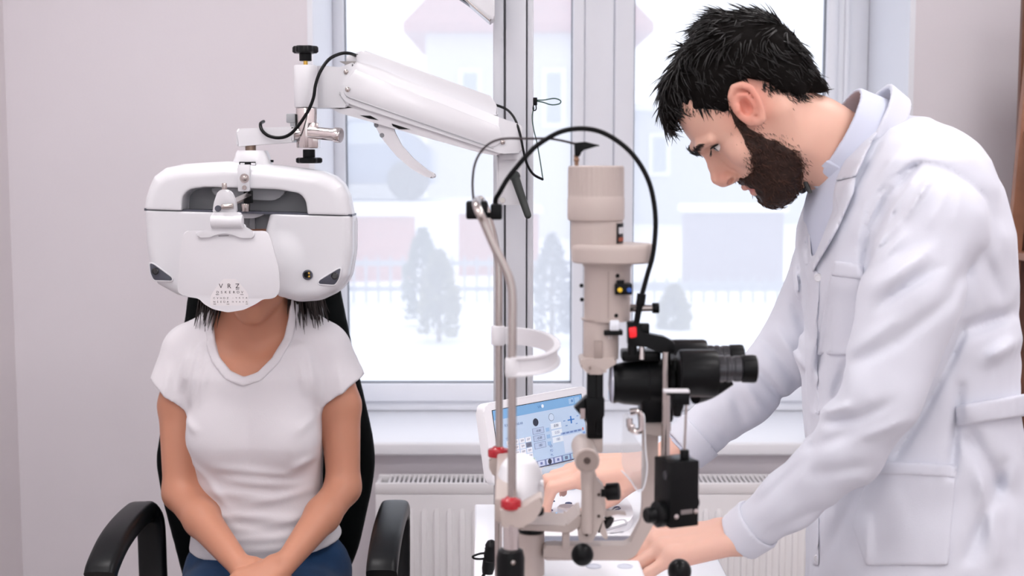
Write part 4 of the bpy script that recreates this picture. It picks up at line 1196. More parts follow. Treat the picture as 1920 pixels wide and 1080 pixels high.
# black arm with indicator and mount over the microscope
b = MB(); b.prism(P3(fx, RP([(1172, 600), (1190, 598), (1198, 618), (1240, 626), (1259, 636), (1259, 656), (1240, 658), (1205, 645), (1173, 642)], 3), -44), (0, 26 / sx_, 0), .002); ba_ = b.build('lamp_bridge', M_black, sl)
b = MB(); b.box2(fx.p(1194, 603, -40), fx.p(1213, 622, -20), .001); b.build('bridge_block', M_black, sl)
b = MB(); b.prism(P3(fx, RP([(1174, 609), (1188, 607), (1189, 626), (1176, 628)], 3), -47), (0, 5 / sx_, 0), .0006); b.build('indicator', M_led, sl)
b = MB(); b.box2(fx.p(1164, 655, -30), fx.p(1236, 674, 20), .002); b.cyl(fx.p(1182, 660, -34), fx.p(1182, 640, -34), 9 / sx_, n=16); b.build('mount_plate', M_black, sl)
b = MB(); b.cyl(fx.p(1200, 668, -36), fx.p(1199, 644, -36), 6 / sx_, 5 / sx_, 16); b.build('spigot', M_chrome, sl)
b = MB(); b.cyl(fx.p(1243, 862, -52), fx.p(1243, 652, -52), 8.2 / sx_, n=20); b.build('tonometer_rod', M_steel, sl)
# breath shield of clear acrylic
mgl = bpy.data.materials.new('clear_acrylic'); mgl.use_nodes = True
nt = mgl.node_tree
for n_ in list(nt.nodes): nt.nodes.remove(n_)
out = nt.nodes.new('ShaderNodeOutputMaterial'); tr = nt.nodes.new('ShaderNodeBsdfTransparent'); gl = nt.nodes.new('ShaderNodeBsdfGlossy'); df = nt.nodes.new('ShaderNodeBsdfDiffuse')
tr.inputs['Color'].default_value = (.95, .96, .97, 1); gl.inputs['Roughness'].default_value = .05
df.inputs['Color'].default_value = (.9, .9, .92, 1)
m1 = nt.nodes.new('ShaderNodeMixShader'); m1.inputs['Fac'].default_value = .10
m2 = nt.nodes.new('ShaderNodeMixShader'); m2.inputs['Fac'].default_value = .14
nt.links.new(tr.outputs[0], m1.inputs[1]); nt.links.new(gl.outputs[0], m1.inputs[2])
nt.links.new(m1.outputs[0], m2.inputs[1]); nt.links.new(df.outputs[0], m2.inputs[2]); nt.links.new(m2.outputs[0], out.inputs['Surface'])
SH = RP([(1164, 768), (1176, 764), (1182, 800), (1208, 840), (1211, 870), (1205, 905), (1194, 913), (1176, 890), (1163, 862)], 5)
b = MB(); b.prism(P3(fs, SH, -52), (0, 2.4 / ss, 0)); b.build('breath_shield', mgl, sl, smooth=False)
M_edge = mat('acrylic_edge', (238, 240, 246), .15)
b = MB(); b.tube([fs.p(u, v, -51) for u, v in ((1196, 764), (1204, 770), (1206, 800), (1208, 838), (1211, 870), (1205, 905), (1194, 912), (1180, 892), (1163, 873))], 1.5 / ss, 6, 4); b.build('shield_edge', M_edge, sl)
b = MB(); b.tube([fs.p(u, v, -50) for u, v in ((1178, 764), (1196, 764), (1200, 790), (1196, 800), (1180, 796), (1177, 776))], 6 / ss, 8, 3); b.ell(fs.p(1182, 790, -56), 5.5 / ss); b.build('shield_bracket', M_chrome, sl)
# joystick and base
b = MB(); b.prism([(A(1019, 1063, 1.42).x, 1.42, 1.0), (A(1182, 1063, 1.42).x + .01, 1.42, 1.0), (A(1182, 1063, 1.42).x + .014, 1.17, 1.0), (A(1019, 1063, 1.42).x - .004, 1.17, 1.0)], (0, 0, .066), .004, 3); bs = b.build('cross_slide_base', M_table, sl)
for u, v in ((1113, 1076), (1172, 1074)):
    p = A(u, v, 1.395); b = MB(); b.lathe([(.0085, -.002), (.0085, .001), (.0065, .0014), (.0062, .0006), (0, .0006)], Vector((p.x, p.y, 1.0657)), (0, 0, 1), 24); b.build('dome', mat('pad_grey', (206, 210, 222), .4), bs)
b = MB(); b.cyl((.13, 1.18, TZ + .012), (.13, 1.44, TZ + .012), .012, n=16); b.build('axle', M_steel, sl)
b = MB(); b.box2((.02, 1.17, TZ), (.165, 1.42, 1.001), .004); b.build('rail_base', M_beige, sl)
jp = A(1274, 1071, 1.33)
b = MB(); b.cyl((jp.x, jp.y, 1.0), (jp.x, jp.y, jp.z), .006, n=14); b.build('joystick_stem', M_black, sl)
b = MB(); b.ell(jp, (.0122, .0122, .0128)); b.build('joystick_ball', M_black, sl)
b = MB(); b.box2((.15, 1.27, TZ + .004), (jp.x + .02, 1.38, 1.005), .004); b.build('joystick_base', M_beige, sl)
# cables
cb = thing('lamp_cable', 'thick black cable arching from the head rest to the slit lamp tower', 'cable', fm.p(928, 400, 0))
pts = [(930, 392), (930, 378), (938, 361), (950, 340), (967, 318), (988, 294), (1008, 275.5), (1045, 254), (1082, 247), (1119, 252), (1156, 272), (1186, 301), (1208, 338.5), (1219, 379), (1222.5, 424), (1218, 475), (1208, 512), (1198, 550)]
b = MB(); b.tube([fm.p(930, 392, 4), fm.p(930, 378, 4)] + [fs.p(u, v, -34 - 14 * (i / 15)) for i, (u, v) in enumerate(pts[2:])], 4.6 / ss, 12, 5); b.build('sheath', M_blackm, cb)
b = MB(); b.tube([fs.p(1198, 546, -48), fs.p(1196, 562, -48), fs.p(1193, 576, -46), fs.p(1189, 602, -44)], lambda t: (8.5 if t < .45 else 6.5 - 2 * (t - .45)) / ss, 14, 4); b.build('strain_relief', M_blackm, cb)
tcb = thing('thin_cable', 'thin dark cable looping from the head rest block to the tower plug', 'cable', fm.p(889, 385, 0))
b = MB(); b.tube([fm.p(889, 384, 2), fm.p(887, 346, 0), fm.p(893, 309, 0), fm.p(912, 281, 0), fm.p(941, 268, 0), fs.p(990, 264.5, -8), fs.p(1034, 265, -6), fs.p(1078, 274, 0)], 2.2 / ss, 8, 6); b.build('sheath', mat('cable_plum', (38, 22, 30), .5), tcb)
# ribbed plug with wire loop by the table's left edge
fk = Frame(1.62, 910, 1030); sk = fk.s
pg = thing('power_plug', 'black ribbed cable plug with a wire loop at the left edge of the table', 'plug', fk.p(915, 1075, 0))
b = MB(); pa, pb_ = fk.p(914, 1075, 0), fk.p(922, 1015, 0)
b.lathe([(R_(13), 0), (R_(15), .006), (R_(15), .016), (R_(13.4), .017)] + [(R_(13.4 if i % 2 else 14.6), .018 + i * .0022) for i in range(9)] + [(R_(10), .041), (R_(3), .043)], pa, (pb_ - pa), 28); b.build('plug_body', M_black, pg)
b = MB(); b.tube([fk.p(913, 1036, -4), fk.p(900, 1037, -4), fk.p(887, 1042, -4), fk.p(890, 1046, -4), fk.p(902, 1047, -4), fk.p(914, 1045, -4)], 2.2 / sk, 8, 5); b.build('wire_loop', M_black, pg)
b = MB(); b.tube([fk.p(915, 1068, 0), fk.p(908, 1076, 0), fk.p(902, 1092, 0), fk.p(898, 1130, 0)], 3.2 / sk, 8, 4); b.build('lead', M_black, pg)

# tonometer: black box below the bridge
ft_ = Frame(1.22, 1270, 920); st_ = ft_.s
tn = thing('tonometer', 'black box shaped tonometer with side knobs hanging beside the slit lamp microscope', 'tonometer', ft_.p(1270, 998, 20))
rot = Quaternion((0, 0, 1), math.radians(23))
cB = ft_.p(1271, 926, 24); sz = (.030, .032, .062)
b = MB(); b.box(cB, sz, rot, .0008); bxo = b.build('housing', M_black, tn)
ux = rot @ Vector((1, 0, 0)); uy = rot @ Vector((0, -1, 0))       # uy: right-hand face towards the viewer; -ux: left face
fcR = cB + uy * (sz[1] / 2); fcL = cB - ux * (sz[0] / 2)
for dx, dz in ((-.009, -.020), (.012, -.017)):
    b = MB(); b.lathe([(.0024, -.0006), (.0024, .0006), (.0012, .001), (0, .001)], fcR + ux * dx + Vector((0, 0, dz)), uy, 14); b.build('screw', M_chrome, bxo)
b = MB(); b.box(fcR + ux * .002 + Vector((0, 0, -.0165)), (.0125, .001, .0042), rot); b.build('name_plate', mat('plate_grey', (120, 112, 112), .4), bxo, smooth=False)
b = MB(); b.lathe([(.0042, -.0003), (.0042, .0005), (.0032, .0005), (.0032, .0002), (0, .0002)], fcL - uy * -.006 + Vector((0, 0, .0175)) - ux * .0003, -ux, 20); b.build('badge', M_gun, bxo)
for kz, rr, base, dirv, nm in ((-.0205, .0125, fcL + uy * .0, -ux, 'drum_knob'), (-.0125, .0065, cB + ux * (sz[0] / 2), ux, 'balance_knob')):
    b = MB(); b.lathe([(rr, 0), (rr, .006), (rr * .85, .008), (rr * .62, .009), (rr * .6, .016), (rr * .5, .0175)] if nm == 'drum_knob' else [(rr, 0), (rr, .006), (rr * .8, .0075)], base + Vector((0, 0, kz)), dirv, 28); b.build(nm, M_black, tn)
b = MB(); b.cyl(ft_.p(1286, 872, 20), ft_.p(1285, 848, 20), 9 / st_, n=20, bevel=.0008); b.build('rod_socket', M_black, tn)
b = MB(); b.cyl(ft_.p(1285, 850, 20), ft_.p(1288, 742, 20), 2.4 / st_, n=12); b.build('feeler_rod', M_steel, tn)
b = MB(); b.box2(ft_.p(1262, 740, 12), ft_.p(1293, 763, 28), .0008); b.box2(ft_.p(1250, 737, 14), ft_.p(1280, 745, 26), .0006); b.build('prism_holder', M_black, tn)
b = MB(); b.box2(ft_.p(1244, 735, 10), ft_.p(1292, 740, 30), .0004); b.build('scale_bar', M_white2, tn)
b = MB(); b.lathe([(12 / st_, 0), (13 / st_, .004), (12 / st_, .008), (9 / st_, .012), (8 / st_, .016)], ft_.p(1271, 754, 20), (0, .25, -1), 24); b.build('prism_cone', M_black, tn)
# ------------------------------------------------------------------ control console of the phoropter
co = thing('control_console', 'white control console with a tilted blue touch screen, dial and palm pad', 'control panel', (.08, 1.9, TZ))
M_con = mat('console_plastic', (238, 238, 242), .35, bump=.02, bscale=150)
TL = A(905, 758, 1.95); TR = A(1101, 720, 2.115); TR.z = TL.z
e1 = (TR - TL).normalized(); Wd = (TR - TL).length
nn = Vector((e1.y, -e1.x, 0)); tl_ = math.radians(11)
dn = (nn * math.sin(tl_) - Vector((0, 0, 1)) * math.cos(tl_)).normalized()
nrm = e1.cross(dn); nrm = -nrm if nrm.dot(nn) < 0 else nrm
Hh = .122
def SC(a, b_, o=0.0): return TL + e1 * (a * Wd) + dn * (b_ * Hh) + nrm * o
b = MB(); poly = [TL + e1 * p[0] + dn * p[1] - nrm * .018 for p in RP([(0, 0), (Wd, 0), (Wd, Hh), (0, Hh)], .012, 6)]
b.prism(poly, nrm * .018, .004, 4); hs = b.build('screen_housing', M_con, co)
ma, mb0, mb1 = .075, .10, .10
b = MB(); b.prism([SC(ma - .004, mb0 - .008), SC(1 - ma + .004, mb0 - .008), SC(1 - ma + .004, 1 - mb1 + .008), SC(ma - .004, 1 - mb1 + .008)], nrm * .0004); b.build('bezel', M_black, hs, smooth=False)
def ui(name, a0, b0, a1, b1, rgb, lev, em=.16):
    """rectangle of the picture on the lit display; a right, b down, 0..1 of the display"""
    f = lambda a, q_: SC(ma + a * (1 - 2 * ma), mb0 + q_ * (1 - mb0 - mb1), .0005 + lev * .00012)
    bb = MB(); vs4 = [bb.bm.verts.new(p) for p in (f(a0, b0), f(a1, b0), f(a1, b1), f(a0, b1))]; bb.bm.faces.new(vs4)
    return bb.build(name, mat('screen_%d_%d_%d' % rgb, rgb, .3, emit=em), dsp, smooth=False)
def ui_disc(a, q_, ra, rgb, lev, name='icon'):
    c = SC(ma + a * (1 - 2 * ma), mb0 + q_ * (1 - mb0 - mb1), .0005 + lev * .00012)
    bb = MB(); vs4 = [bb.bm.verts.new(c + e1 * (ra * Wd * math.cos(k * math.pi / 10)) + dn * (ra * Wd * math.sin(k * math.pi / 10))) for k in range(20)]; bb.bm.faces.new(vs4)
    return bb.build(name, mat('screen_%d_%d_%d' % rgb, rgb, .3, emit=.15), dsp, smooth=False)
b = MB(); vs4 = [b.bm.verts.new(p) for p in (SC(ma, mb0, .0005), SC(1 - ma, mb0, .0005), SC(1 - ma, 1 - mb1, .0005), SC(ma, 1 - mb1, .0005))]; b.bm.faces.new(vs4)
dsp = b.build('display', mat('screen_base', (186, 208, 232), .25, emit=.15), hs, smooth=False)
def ui_txt(s, a, q_, size, rgb, lev=4):
    text_mesh('screen_text', s, SC(ma + a * (1 - 2 * ma), mb0 + q_ * (1 - mb0 - mb1), .0006 + lev * .00012), size, e1, -dn, mat('screen_%d_%d_%d' % rgb, rgb, .3, emit=.15), dsp)
ui('header', 0, 0, 1, .15, (122, 172, 216), 1)
ui('status_bar', 0, .9, 1, 1, (120, 134, 176), 1)
ui_txt('VA', .5, .075, .006, (70, 120, 180)); ui_disc(.54, .07, .012, (226, 236, 246), 2)
for a in (.87, .94): ui('header_button', a - .028, .03, a + .028, .12, (160, 194, 226), 2)
ui_disc(.88, .075, .01, (96, 140, 196), 3)
ui_disc(.44, .30, .026, (44, 52, 70), 2); ui_disc(.62, .27, .026, (90, 110, 140), 2); ui_disc(.62, .27, .023, (196, 214, 234), 3)
for i in range(3):
    ui('value_box', .39, .39 + i * .115, .52, .485 + i * .115, (140, 158, 190), 2); ui('value_field', .396, .397 + i * .115, .514, .478 + i * .115, (176, 194, 220), 3)
    ui_txt(('-0.00', '-0.00', '180')[i], .455, .438 + i * .115, .0055, (104, 116, 146))
    ui('value_field', .60, .37 + i * .11, .72, .46 + i * .11, (222, 232, 242), 2)
    ui_txt(('0.00', '0.00', '180')[i], .66, .415 + i * .11, .006, (70, 78, 100) if i == 0 else (150, 160, 180))
    ui('mode_box', .54, .42 + i * .11, .58, .48 + i * .11, (150, 186, 222), 2)
for i, (s, q_) in enumerate((('VD', .72), ('PD', .79), ('PL', .86))): ui_txt(s, .57, q_, .0055, (100, 130, 180))
ui('cross_bar', .80, .36, .88, .38, (64, 128, 200), 2); ui('cross_bar', .832, .31, .848, .43, (64, 128, 200), 2)
for a, q_ in ((.76, .37), (.92, .33), (.78, .45), (.9, .45)): ui('tick', a - .012, q_ - .008, a + .012, q_ + .008, (120, 156, 204), 2)
ui('tab_strip', .70, .545, .95, .58, (150, 176, 212), 2)
for i in range(5): ui('tab', .72 + i * .046, .55, .75 + i * .046, .575, (110, 136, 186), 3)
ui('tab', .955, .53, .97, .575, (214, 120, 110), 3)
ui('preview', .72, .60, .94, .88, (206, 218, 234), 2)
for i in range(3): ui('side_button', .955, .6 + i * .1, .985, .64 + i * .1, (120, 156, 210), 2)
for i in range(4):
    for j in range(4):
        ui('chart_cell', .10 + i * .068, .50 + j * .085, .16 + i * .068, .575 + j * .085, (228, 232, 240) if (i, j) != (3, 1) else (120, 126, 146), 2)
        ui_txt('EFP', .13 + i * .068, .538 + j * .085, .0042, (90, 96, 120), 5)
for i, c in enumerate(((70, 70, 110), (176, 96, 110), (86, 176, 110))): ui('colour_key', .24 + i * .045, .84, .285 + i * .045, .895, c, 4)
ui_txt('RX', .12, .26, .006, (90, 116, 160)); ui_txt('LENS AB', .25, .27, .005, (90, 116, 160)); ui_txt('VA DATA', .14, .46, .0045, (110, 136, 180))
for i in range(9):
    ui('toolbar_button', .12 + i * .095, .91, .195 + i * .095, .99, (200, 208, 230) if i < 6 else (170, 200, 220), 2)
    if i in (2, 4): ui_disc(.157 + i * .095, .95, .018, (50, 54, 74) if i == 4 else (120, 130, 170), 3)
    elif i > 5: ui('icon', .14 + i * .095, .925, .175 + i * .095, .975, [(110, 120, 150), (214, 190, 170), (120, 190, 190)][i - 6], 3)
    else: ui('icon', .145 + i * .095, .93, .17 + i * .095, .97, (110, 120, 170), 3)
# stand of the screen
b = MB(); mid = SC(.5, 1.0, -.01); b.box2((mid.x - .07, mid.y - .015, TZ + .04), (mid.x + .05, mid.y + .035, mid.z + .012), .006, 3); b.build('screen_hinge', mat('hinge_blue_grey', (196, 208, 220), .4), co)
# body with metal front strip
CZ = A(1100, 1004, 1.76).z
b = MB(); b.prism([(p[0], p[1], TZ) for p in RP([(.005, 1.76), (.178, 1.76), (.21, 1.80), (.21, 2.04), (-.01, 2.04), (-.012, 1.79)], .018, 5)], (0, 0, CZ - TZ), .004, 4); b.build('console_body', M_con, co)
b = MB(); b.box2((A(1018, 1000, 1.757).x, 1.7565, CZ - .016), (A(1184, 1000, 1.757).x, 1.7605, CZ - .001), .0006); fs_ = b.build('front_strip', mat('strip_metal', (150, 154, 166), .35, metal=.7), co)
for u in (1040, 1172):
    p = A(u, 1014, 1.7565); b = MB(); b.lathe([(.0032, 0), (.0028, .0012), (0, .0014)], (p.x, 1.7565, CZ - .0085), (0, -1, 0), 14); b.build('screw', M_chrome, fs_)
def flat(u, v, z):
    """point of the console top seen at pixel (u, v)"""
    Y = 1.8
    for _ in range(25): Y = Y * (CAM_Z - z) / (CAM_Z - A(u, v, Y).z)
    return A(u, v, Y)
dc = flat(1064, 966, CZ)
b = MB(); b.lathe([(.0145, 0), (.0150, .002), (.0146, .0115), (.0125, .0135), (0, .0138)], dc, (0, 0, 1), 40); dl = b.build('dial', mat('dial_white', (226, 226, 230), .4), co)
b = MB(); b.lathe([(.0185, -.001), (.0185, .0012), (.0155, .0014), (.0155, 0)], dc, (0, 0, 1), 40); b.build('dial_light', mat('blue_light', (70, 190, 255), .4, emit=1.6), co)
for u, v in ((1030, 957), (1034, 940), (1066, 944), (1012, 950)):
    p = flat(u, v, CZ); b = MB(); b.ell(p, (.0055, .0048, .0022)); b.build('button', mat('button_blue', (24, 38, 92), .25, coat=.4), co)
pc = flat(1140, 962, CZ)
PADP = [flat(u, v, CZ) for u, v in ((1120, 938), (1150, 938), (1172, 946), (1184, 962), (1188, 980), (1180, 994), (1160, 1001), (1120, 1001))]
PADP = round_poly([(p.x, p.y) for p in PADP], .012, 4)
b = MB(); b.prism([(p.x, p.y, CZ) for p in PADP], (0, 0, .012), .004, 4); pd = b.build('palm_pad', M_con, co)
pz = CZ + .012
b = MB(); b.tube([flat(u, v, pz) for u, v in ((1140, 956), (1146, 958), (1152, 952), (1160, 951), (1162, 954), (1154, 956), (1150, 960), (1142, 960))], .0014, 6, 4); b.build('wave_button', mat('button_blue', (24, 38, 92), .25), pd)
b = MB(); b.tube([flat(u, v, pz) for u, v in ((1136, 994), (1150, 990), (1168, 984), (1174, 982), (1172, 976), (1160, 976), (1140, 981))], .0016, 6, 4); b.build('pad_groove', mat('groove_grey', (190, 190, 196), .5), pd)
# ------------------------------------------------------------------ office chair
M_chair = mat('chair_fabric', (12, 15, 16), .75, bump=.3, bscale=400, sheen=.0, spec=.1)
M_chairp = mat('chair_plastic', (16, 18, 20), .36, bump=.05, bscale=300, spec=.22)
fw = Frame(2.45, 480, 760); sw = fw.s
def q(px, py, w=0.0):
    """frame point at depth w that is seen at photo pixel (px, py)"""
    r = (fw.Y0 + w * fw.k) / fw.Y0
    return (960 + (px - 960) * r, 300 + (py - 300) * r, w)
def Q(px, py, w=0.0): return fw.p(*q(px, py, w))
ch = thing('office_chair', 'black office chair with curved plastic armrests under the patient', 'chair', (-.5, 2.5, 0))
BK = RP([(372, 500, 30), (632, 486, 30), (646, 560), (664, 650), (686, 740), (703, 818), (706, 860), (700, 905), (672, 1025), (640, 1100), (350, 1100), (312, 920), (303, 850), (330, 700), (356, 610)], 24, 5)
def f_back(P):
    w = 128 + 34 * ((P[:, 0] - 505) / 200) ** 2 * -1
    PP = P.copy(); PP[:, 2] = P[:, 2] - w
    poly = [q(u, v, 130)[:2] for u, v in BK]
    return d_ext(PP, poly, -26, 26, 22)
iso_obj('backrest', f_back, (230, 480, 40), (760, 1180, 175), 6, fw, M_chair, ch)
seat_z = .60
b = MB(); b.prism([(p[0], p[1], seat_z - .07) for p in RP([(-.71, 2.2), (-.25, 2.2), (-.24, 2.6), (-.72, 2.6)], .09, 6)], (0, 0, .075), .03, 4); b.build('seat', M_chair, ch)
def armrest(xc, rear_y, z0):
    prof = [(rear_y + .02, z0 - .02), (rear_y - .01, z0 - .004), (rear_y - .06, z0), (rear_y - .14, z0 - .003), (rear_y - .21, z0 - .014), (rear_y - .27, z0 - .036), (rear_y - .29, z0 - .052)]
    pts = spline([Vector((xc, y, z)) for y, z in prof], 5)
    rings = []
    for i, p in enumerate(pts):
        t = (pts[min(i + 1, len(pts) - 1)] - pts[max(i - 1, 0)]).normalized()
        up = Vector((1, 0, 0)).cross(t); up = up if up.z > 0 else -up
        ring = []
        for k in range(20):
            a = 2 * math.pi * k / 20; c_, s_ = math.cos(a), math.sin(a)
            ring.append(p - up * .018 + Vector((1, 0, 0)) * (.0265 * math.copysign(abs(c_) ** .45, c_)) + up * (.018 * math.copysign(abs(s_) ** .55, s_)))
        rings.append(ring)
    b = MB(); b.loft(rings); b.build('arm_pad', M_chairp, ch)
    sx = .0 if xc > -.5 else .012
    sp = spline([Vector((xc, rear_y - .02, z0 - .015)), Vector((xc + sx * .6, rear_y + .012, z0 - .05)), Vector((xc + sx, rear_y + .004, z0 - .15)), Vector((xc + sx * 2, rear_y - .03, seat_z + .02)), Vector((xc + (.05 if xc < -.5 else -.03), rear_y - .06, seat_z - .05))], 5)
    rings = []
    for i, p in enumerate(sp):
        t = (sp[min(i + 1, len(sp) - 1)] - sp[max(i - 1, 0)]).normalized()
        sd = Vector((1, 0, 0)); sd = (sd - t * sd.dot(t)).normalized(); fw_ = t.cross(sd)
        rings.append([p + sd * (.026 * math.copysign(abs(math.cos(a)) ** .45, math.cos(a))) + fw_ * (.014 * math.copysign(abs(math.sin(a)) ** .6, math.sin(a))) for a in [2 * math.pi * k / 18 for k in range(18)]])
    b = MB(); b.loft(rings); b.build('arm_support', M_chairp, ch)
armrest(A(268, 945, 2.46).x, 2.47, A(268, 941, 2.44).z)
armrest(A(741, 938, 2.46).x, 2.47, A(741, 938, 2.44).z)
b = MB(); b.cyl((-.48, 2.42, .1), (-.48, 2.42, seat_z - .07), .03, n=20); b.build('gas_lift', M_chairp, ch)
for i in range(5):
    a = 2 * math.pi * i / 5 + .3; e = Vector((-.48 + .3 * math.cos(a), 2.42 + .3 * math.sin(a), .075))
    b = MB(); b.tube([(-.48, 2.42, .12), Vector((-.48, 2.42, .11)).lerp(e, .5), e], lambda t: .026 - .01 * t, 10, 3); b.build('base_spoke', M_chairp, ch)
    b = MB(); b.cyl((e.x - .022, e.y, .03), (e.x + .022, e.y, .03), .03, n=18, bevel=.005); b.cyl((e.x, e.y, .04), (e.x, e.y, .08), .008, n=10); b.build('caster', M_chairp, ch)
b = MB(); b.tube([(-.47, 2.55, seat_z - .06), (-.47, 2.66, seat_z - .05), (-.47, 2.68, seat_z + .1), (-.47, 2.63, seat_z + .25)], .022, 12, 5); b.build('back_stem', M_chairp, ch)

# ------------------------------------------------------------------ the seated patient
M_skinw = mat('skin_patient', (206, 146, 118), .45, sss=.12, bump=.04, bscale=300, vcol='col', spec=.35)
M_tee = mat('white_tshirt', (224, 221, 225), .85, bump=.15, bscale=700, sheen=.15, spec=.2)
M_jean = mat('blue_jeans', (22, 58, 96), .8, bump=.3, bscale=900, sheen=.1, spec=.2, var=.15, vscale=30)
M_hairw = mat('dark_brown_hair', (34, 26, 24), .42, spec=.5)
pt = thing('person', 'seated patient in a white t-shirt with hands in the lap behind the phoropter', 'person', (-.48, 2.4, 0))

def torso_stack(P, rows, n=2.4):
    """rows: v, centre u, half width, centre w, half depth"""
    R = np.array(rows, f32); v = P[:, 1]
    cu = np.interp(v, R[:, 0], R[:, 1]); a = np.interp(v, R[:, 0], R[:, 2]); cw = np.interp(v, R[:, 0], R[:, 3]); bb = np.interp(v, R[:, 0], R[:, 4])
    x = np.abs(P[:, 0] - cu) / a; z = np.abs(P[:, 2] - cw) / bb
    r = (x ** n + z ** n) ** (1 / n)
    d = (r - 1) * np.minimum(a, bb) * .9
    return np.maximum(d, np.maximum(R[0, 0] - v, v - R[-1, 0]))
TORSO = [(600, 480, 66, 28, 40), (622, 481, 92, 22, 50), (640, 482, 122, 15, 62), (665, 482, 132, 6, 74), (700, 482, 130, -2, 86), (760, 483, 121, -6, 92), (820, 484, 120, -8, 94), (860, 485, 116, -4, 86), (910, 486, 112, 0, 80), (950, 488, 118, 4, 84), (1000, 494, 140, 8, 96), (1060, 496, 152, 12, 104), (1110, 496, 150, 14, 100)]
sh_l, sh_r = (352, 668, 14), (610, 666, 14)
el_l, el_r = q(334, 925, -30), q(642, 915, -30)
wr_l, wr_r = q(444, 1066, -205), q(532, 1060, -212)
def d_limbs(P, g=0.0):
    d = d_chain(P, [sh_l, (333, 760, 0), el_l], [41 + g, 35 + g, 31 + g], 12)
    fl_m = tuple((np.array(el_l) * .62 + np.array(wr_l) * .38))
    d = smin(d, d_chain(P, [el_l, fl_m, wr_l], [31 + g, 32 + g, 20.5 + g], 12), 16)
    d2 = d_chain(P, [sh_r, (641, 760, 0), el_r], [41 + g, 35 + g, 31 + g], 12)
    fr_m = tuple((np.array(el_r) * .62 + np.array(wr_r) * .38))
    d2 = smin(d2, d_chain(P, [el_r, fr_m, wr_r], [31 + g, 32 + g, 20.5 + g], 12), 16)
    return np.minimum(d, d2)
hd_l = hand_prims(wr_l, (.78, .34, -.50), (-.25, -.85, -.45), 1, .98 * .9, [(.35, .35, .2)] * 4)
hd_r = hand_prims(wr_r, (-.80, .30, -.50), (.2, -.9, -.35), -1, .98 * .9, [(.3, .4, .2)] * 4)
def f_core(P):
    d = torso_stack(P, [(v, c, a - (5 if v < 960 else 22), w_, b_ - (5 if v < 960 else 22)) for v, c, a, w_, b_ in TORSO])
    # trapezius, neck, collar bones
    d = smin(d, d_chain(P, [(370, 648, 20), (432, 612, 22), (488, 560, 10)], [30, 38, 48], 20), 26)
    d = smin(d, d_chain(P, [(596, 646, 20), (540, 608, 22), (488, 560, 10)], [30, 38, 48], 20), 26)
    d = smin(d, d_cap(P, (486, 655, 10), (488, 540, -8), 54, 49), 14)
    d = smin(d, d_cap(P, (462, 676, -62), (400, 652, -38), 7, 7), 12)
    return smin(d, d_cap(P, (502, 676, -62), (566, 650, -38), 7, 7), 12)
def f_body(P):
    d = f_core(P)
    hd = d_ell(P, (487, 470, -20), (74, 104, 92))
    hd = smin(hd, d_ell(P, (488, 545, -46), (50, 52, 48)), 26)     # jaw
    hd = smin(hd, d_ell(P, (489, 582, -72), (24, 20, 20)), 18)     # chin
    hd = smin(hd, d_cap(P, (488, 470, -104), (489, 527, -116), 9, 14), 12)  # nose
    hd = smin(hd, d_cap(P, (474, 553, -89), (504, 553, -89), 6.5, 6.5), 5)
    hd = smin(hd, d_cap(P, (476, 564, -88), (502, 564, -88), 7, 7), 5)
    hd = smax(hd, -d_cap(P, (468, 558.5, -99), (510, 558.5, -99), 2.2), 3)
    for sx_ in (-1, 1):
        hd = smax(hd, -d_ell(P, (488 + sx_ * 30, 478, -108), (19, 13, 16)), 8)
        hd = smin(hd, d_ell(P, (488 + sx_ * 30, 480, -92), (15, 12, 13)), 3)
        hd = smin(hd, d_ell(P, (487 + sx_ * 75, 492, 2), (8, 26, 15)), 6)
    d = smin(d, hd, 10)
    d = smin(d, d_limbs(P), 20)
    hl = np.minimum(d_hand(P, hd_l, .98 * .9), d_hand(P, hd_r, .98 * .9))
    return smin(d, hl, 8)
def c_body(V):
    c = np.tile(v_(lin((196, 138, 112))), (len(V), 1))
    lip = np.exp(-(((V[:, 0] - 489) / 20) ** 2 + ((V[:, 1] - 558) / 9) ** 2) ** 2) * (V[:, 2] < -80)
    c = c * (1 - lip[:, None]) + v_(lin((176, 98, 96))) * lip[:, None]
    return c
iso_obj('body', f_body, (255, 350, -330), (710, 1160, 130), 4.4, fw, M_skinw, pt, c_body)

# t-shirt
SCOOP = [(400, 540), (407, 606), (414, 636), (428, 662), (450, 684), (475, 694), (500, 686), (524, 662), (541, 630), (549, 596), (556, 540)]
def folds(P, segs):
    """raised or sunk creases: (a, b, width, depth) in the u, v plane, faded at their ends"""
    r = np.zeros(len(P), f32)
    for a, b_, w_, am in segs:
        dd, t = d_seg2(P[:, 0], P[:, 1], a, b_)
        r += am * np.exp(-(dd / w_) ** 2) * np.sin(np.pi * np.clip(t * .9 + .05, 0, 1)) ** .6
    return r
TF = [((420, 855), (560, 870), 9, -3), ((440, 880), (575, 892), 9, -3), ((400, 905), (520, 912), 9, -3), ((470, 925), (590, 905), 9, -3), ((420, 945), (560, 952), 9, -3), ((400, 965), (500, 975), 8, -2.5), ((500, 965), (610, 950), 9, -3), ((430, 990), (590, 985), 9, -3), ((390, 930), (450, 960), 8, -3), ((560, 860), (600, 840), 8, -3), ((400, 880), (440, 930), 8, -2.5), ((450, 1010), (600, 1003), 8, -2.5),
      ((372, 640), (352, 720), 8, -4), ((392, 640), (372, 740), 7, -4), ((410, 650), (395, 740), 7, -2.5), ((585, 640), (604, 740), 8, -4), ((565, 650), (590, 730), 7, -2.5), ((330, 680), (322, 740), 7, -2.5), ((640, 680), (650, 735), 7, -2.5), ((364, 770), (395, 790), 8, -3), ((600, 768), (570, 790), 8, -3), ((372, 850), (400, 880), 9, -3)]
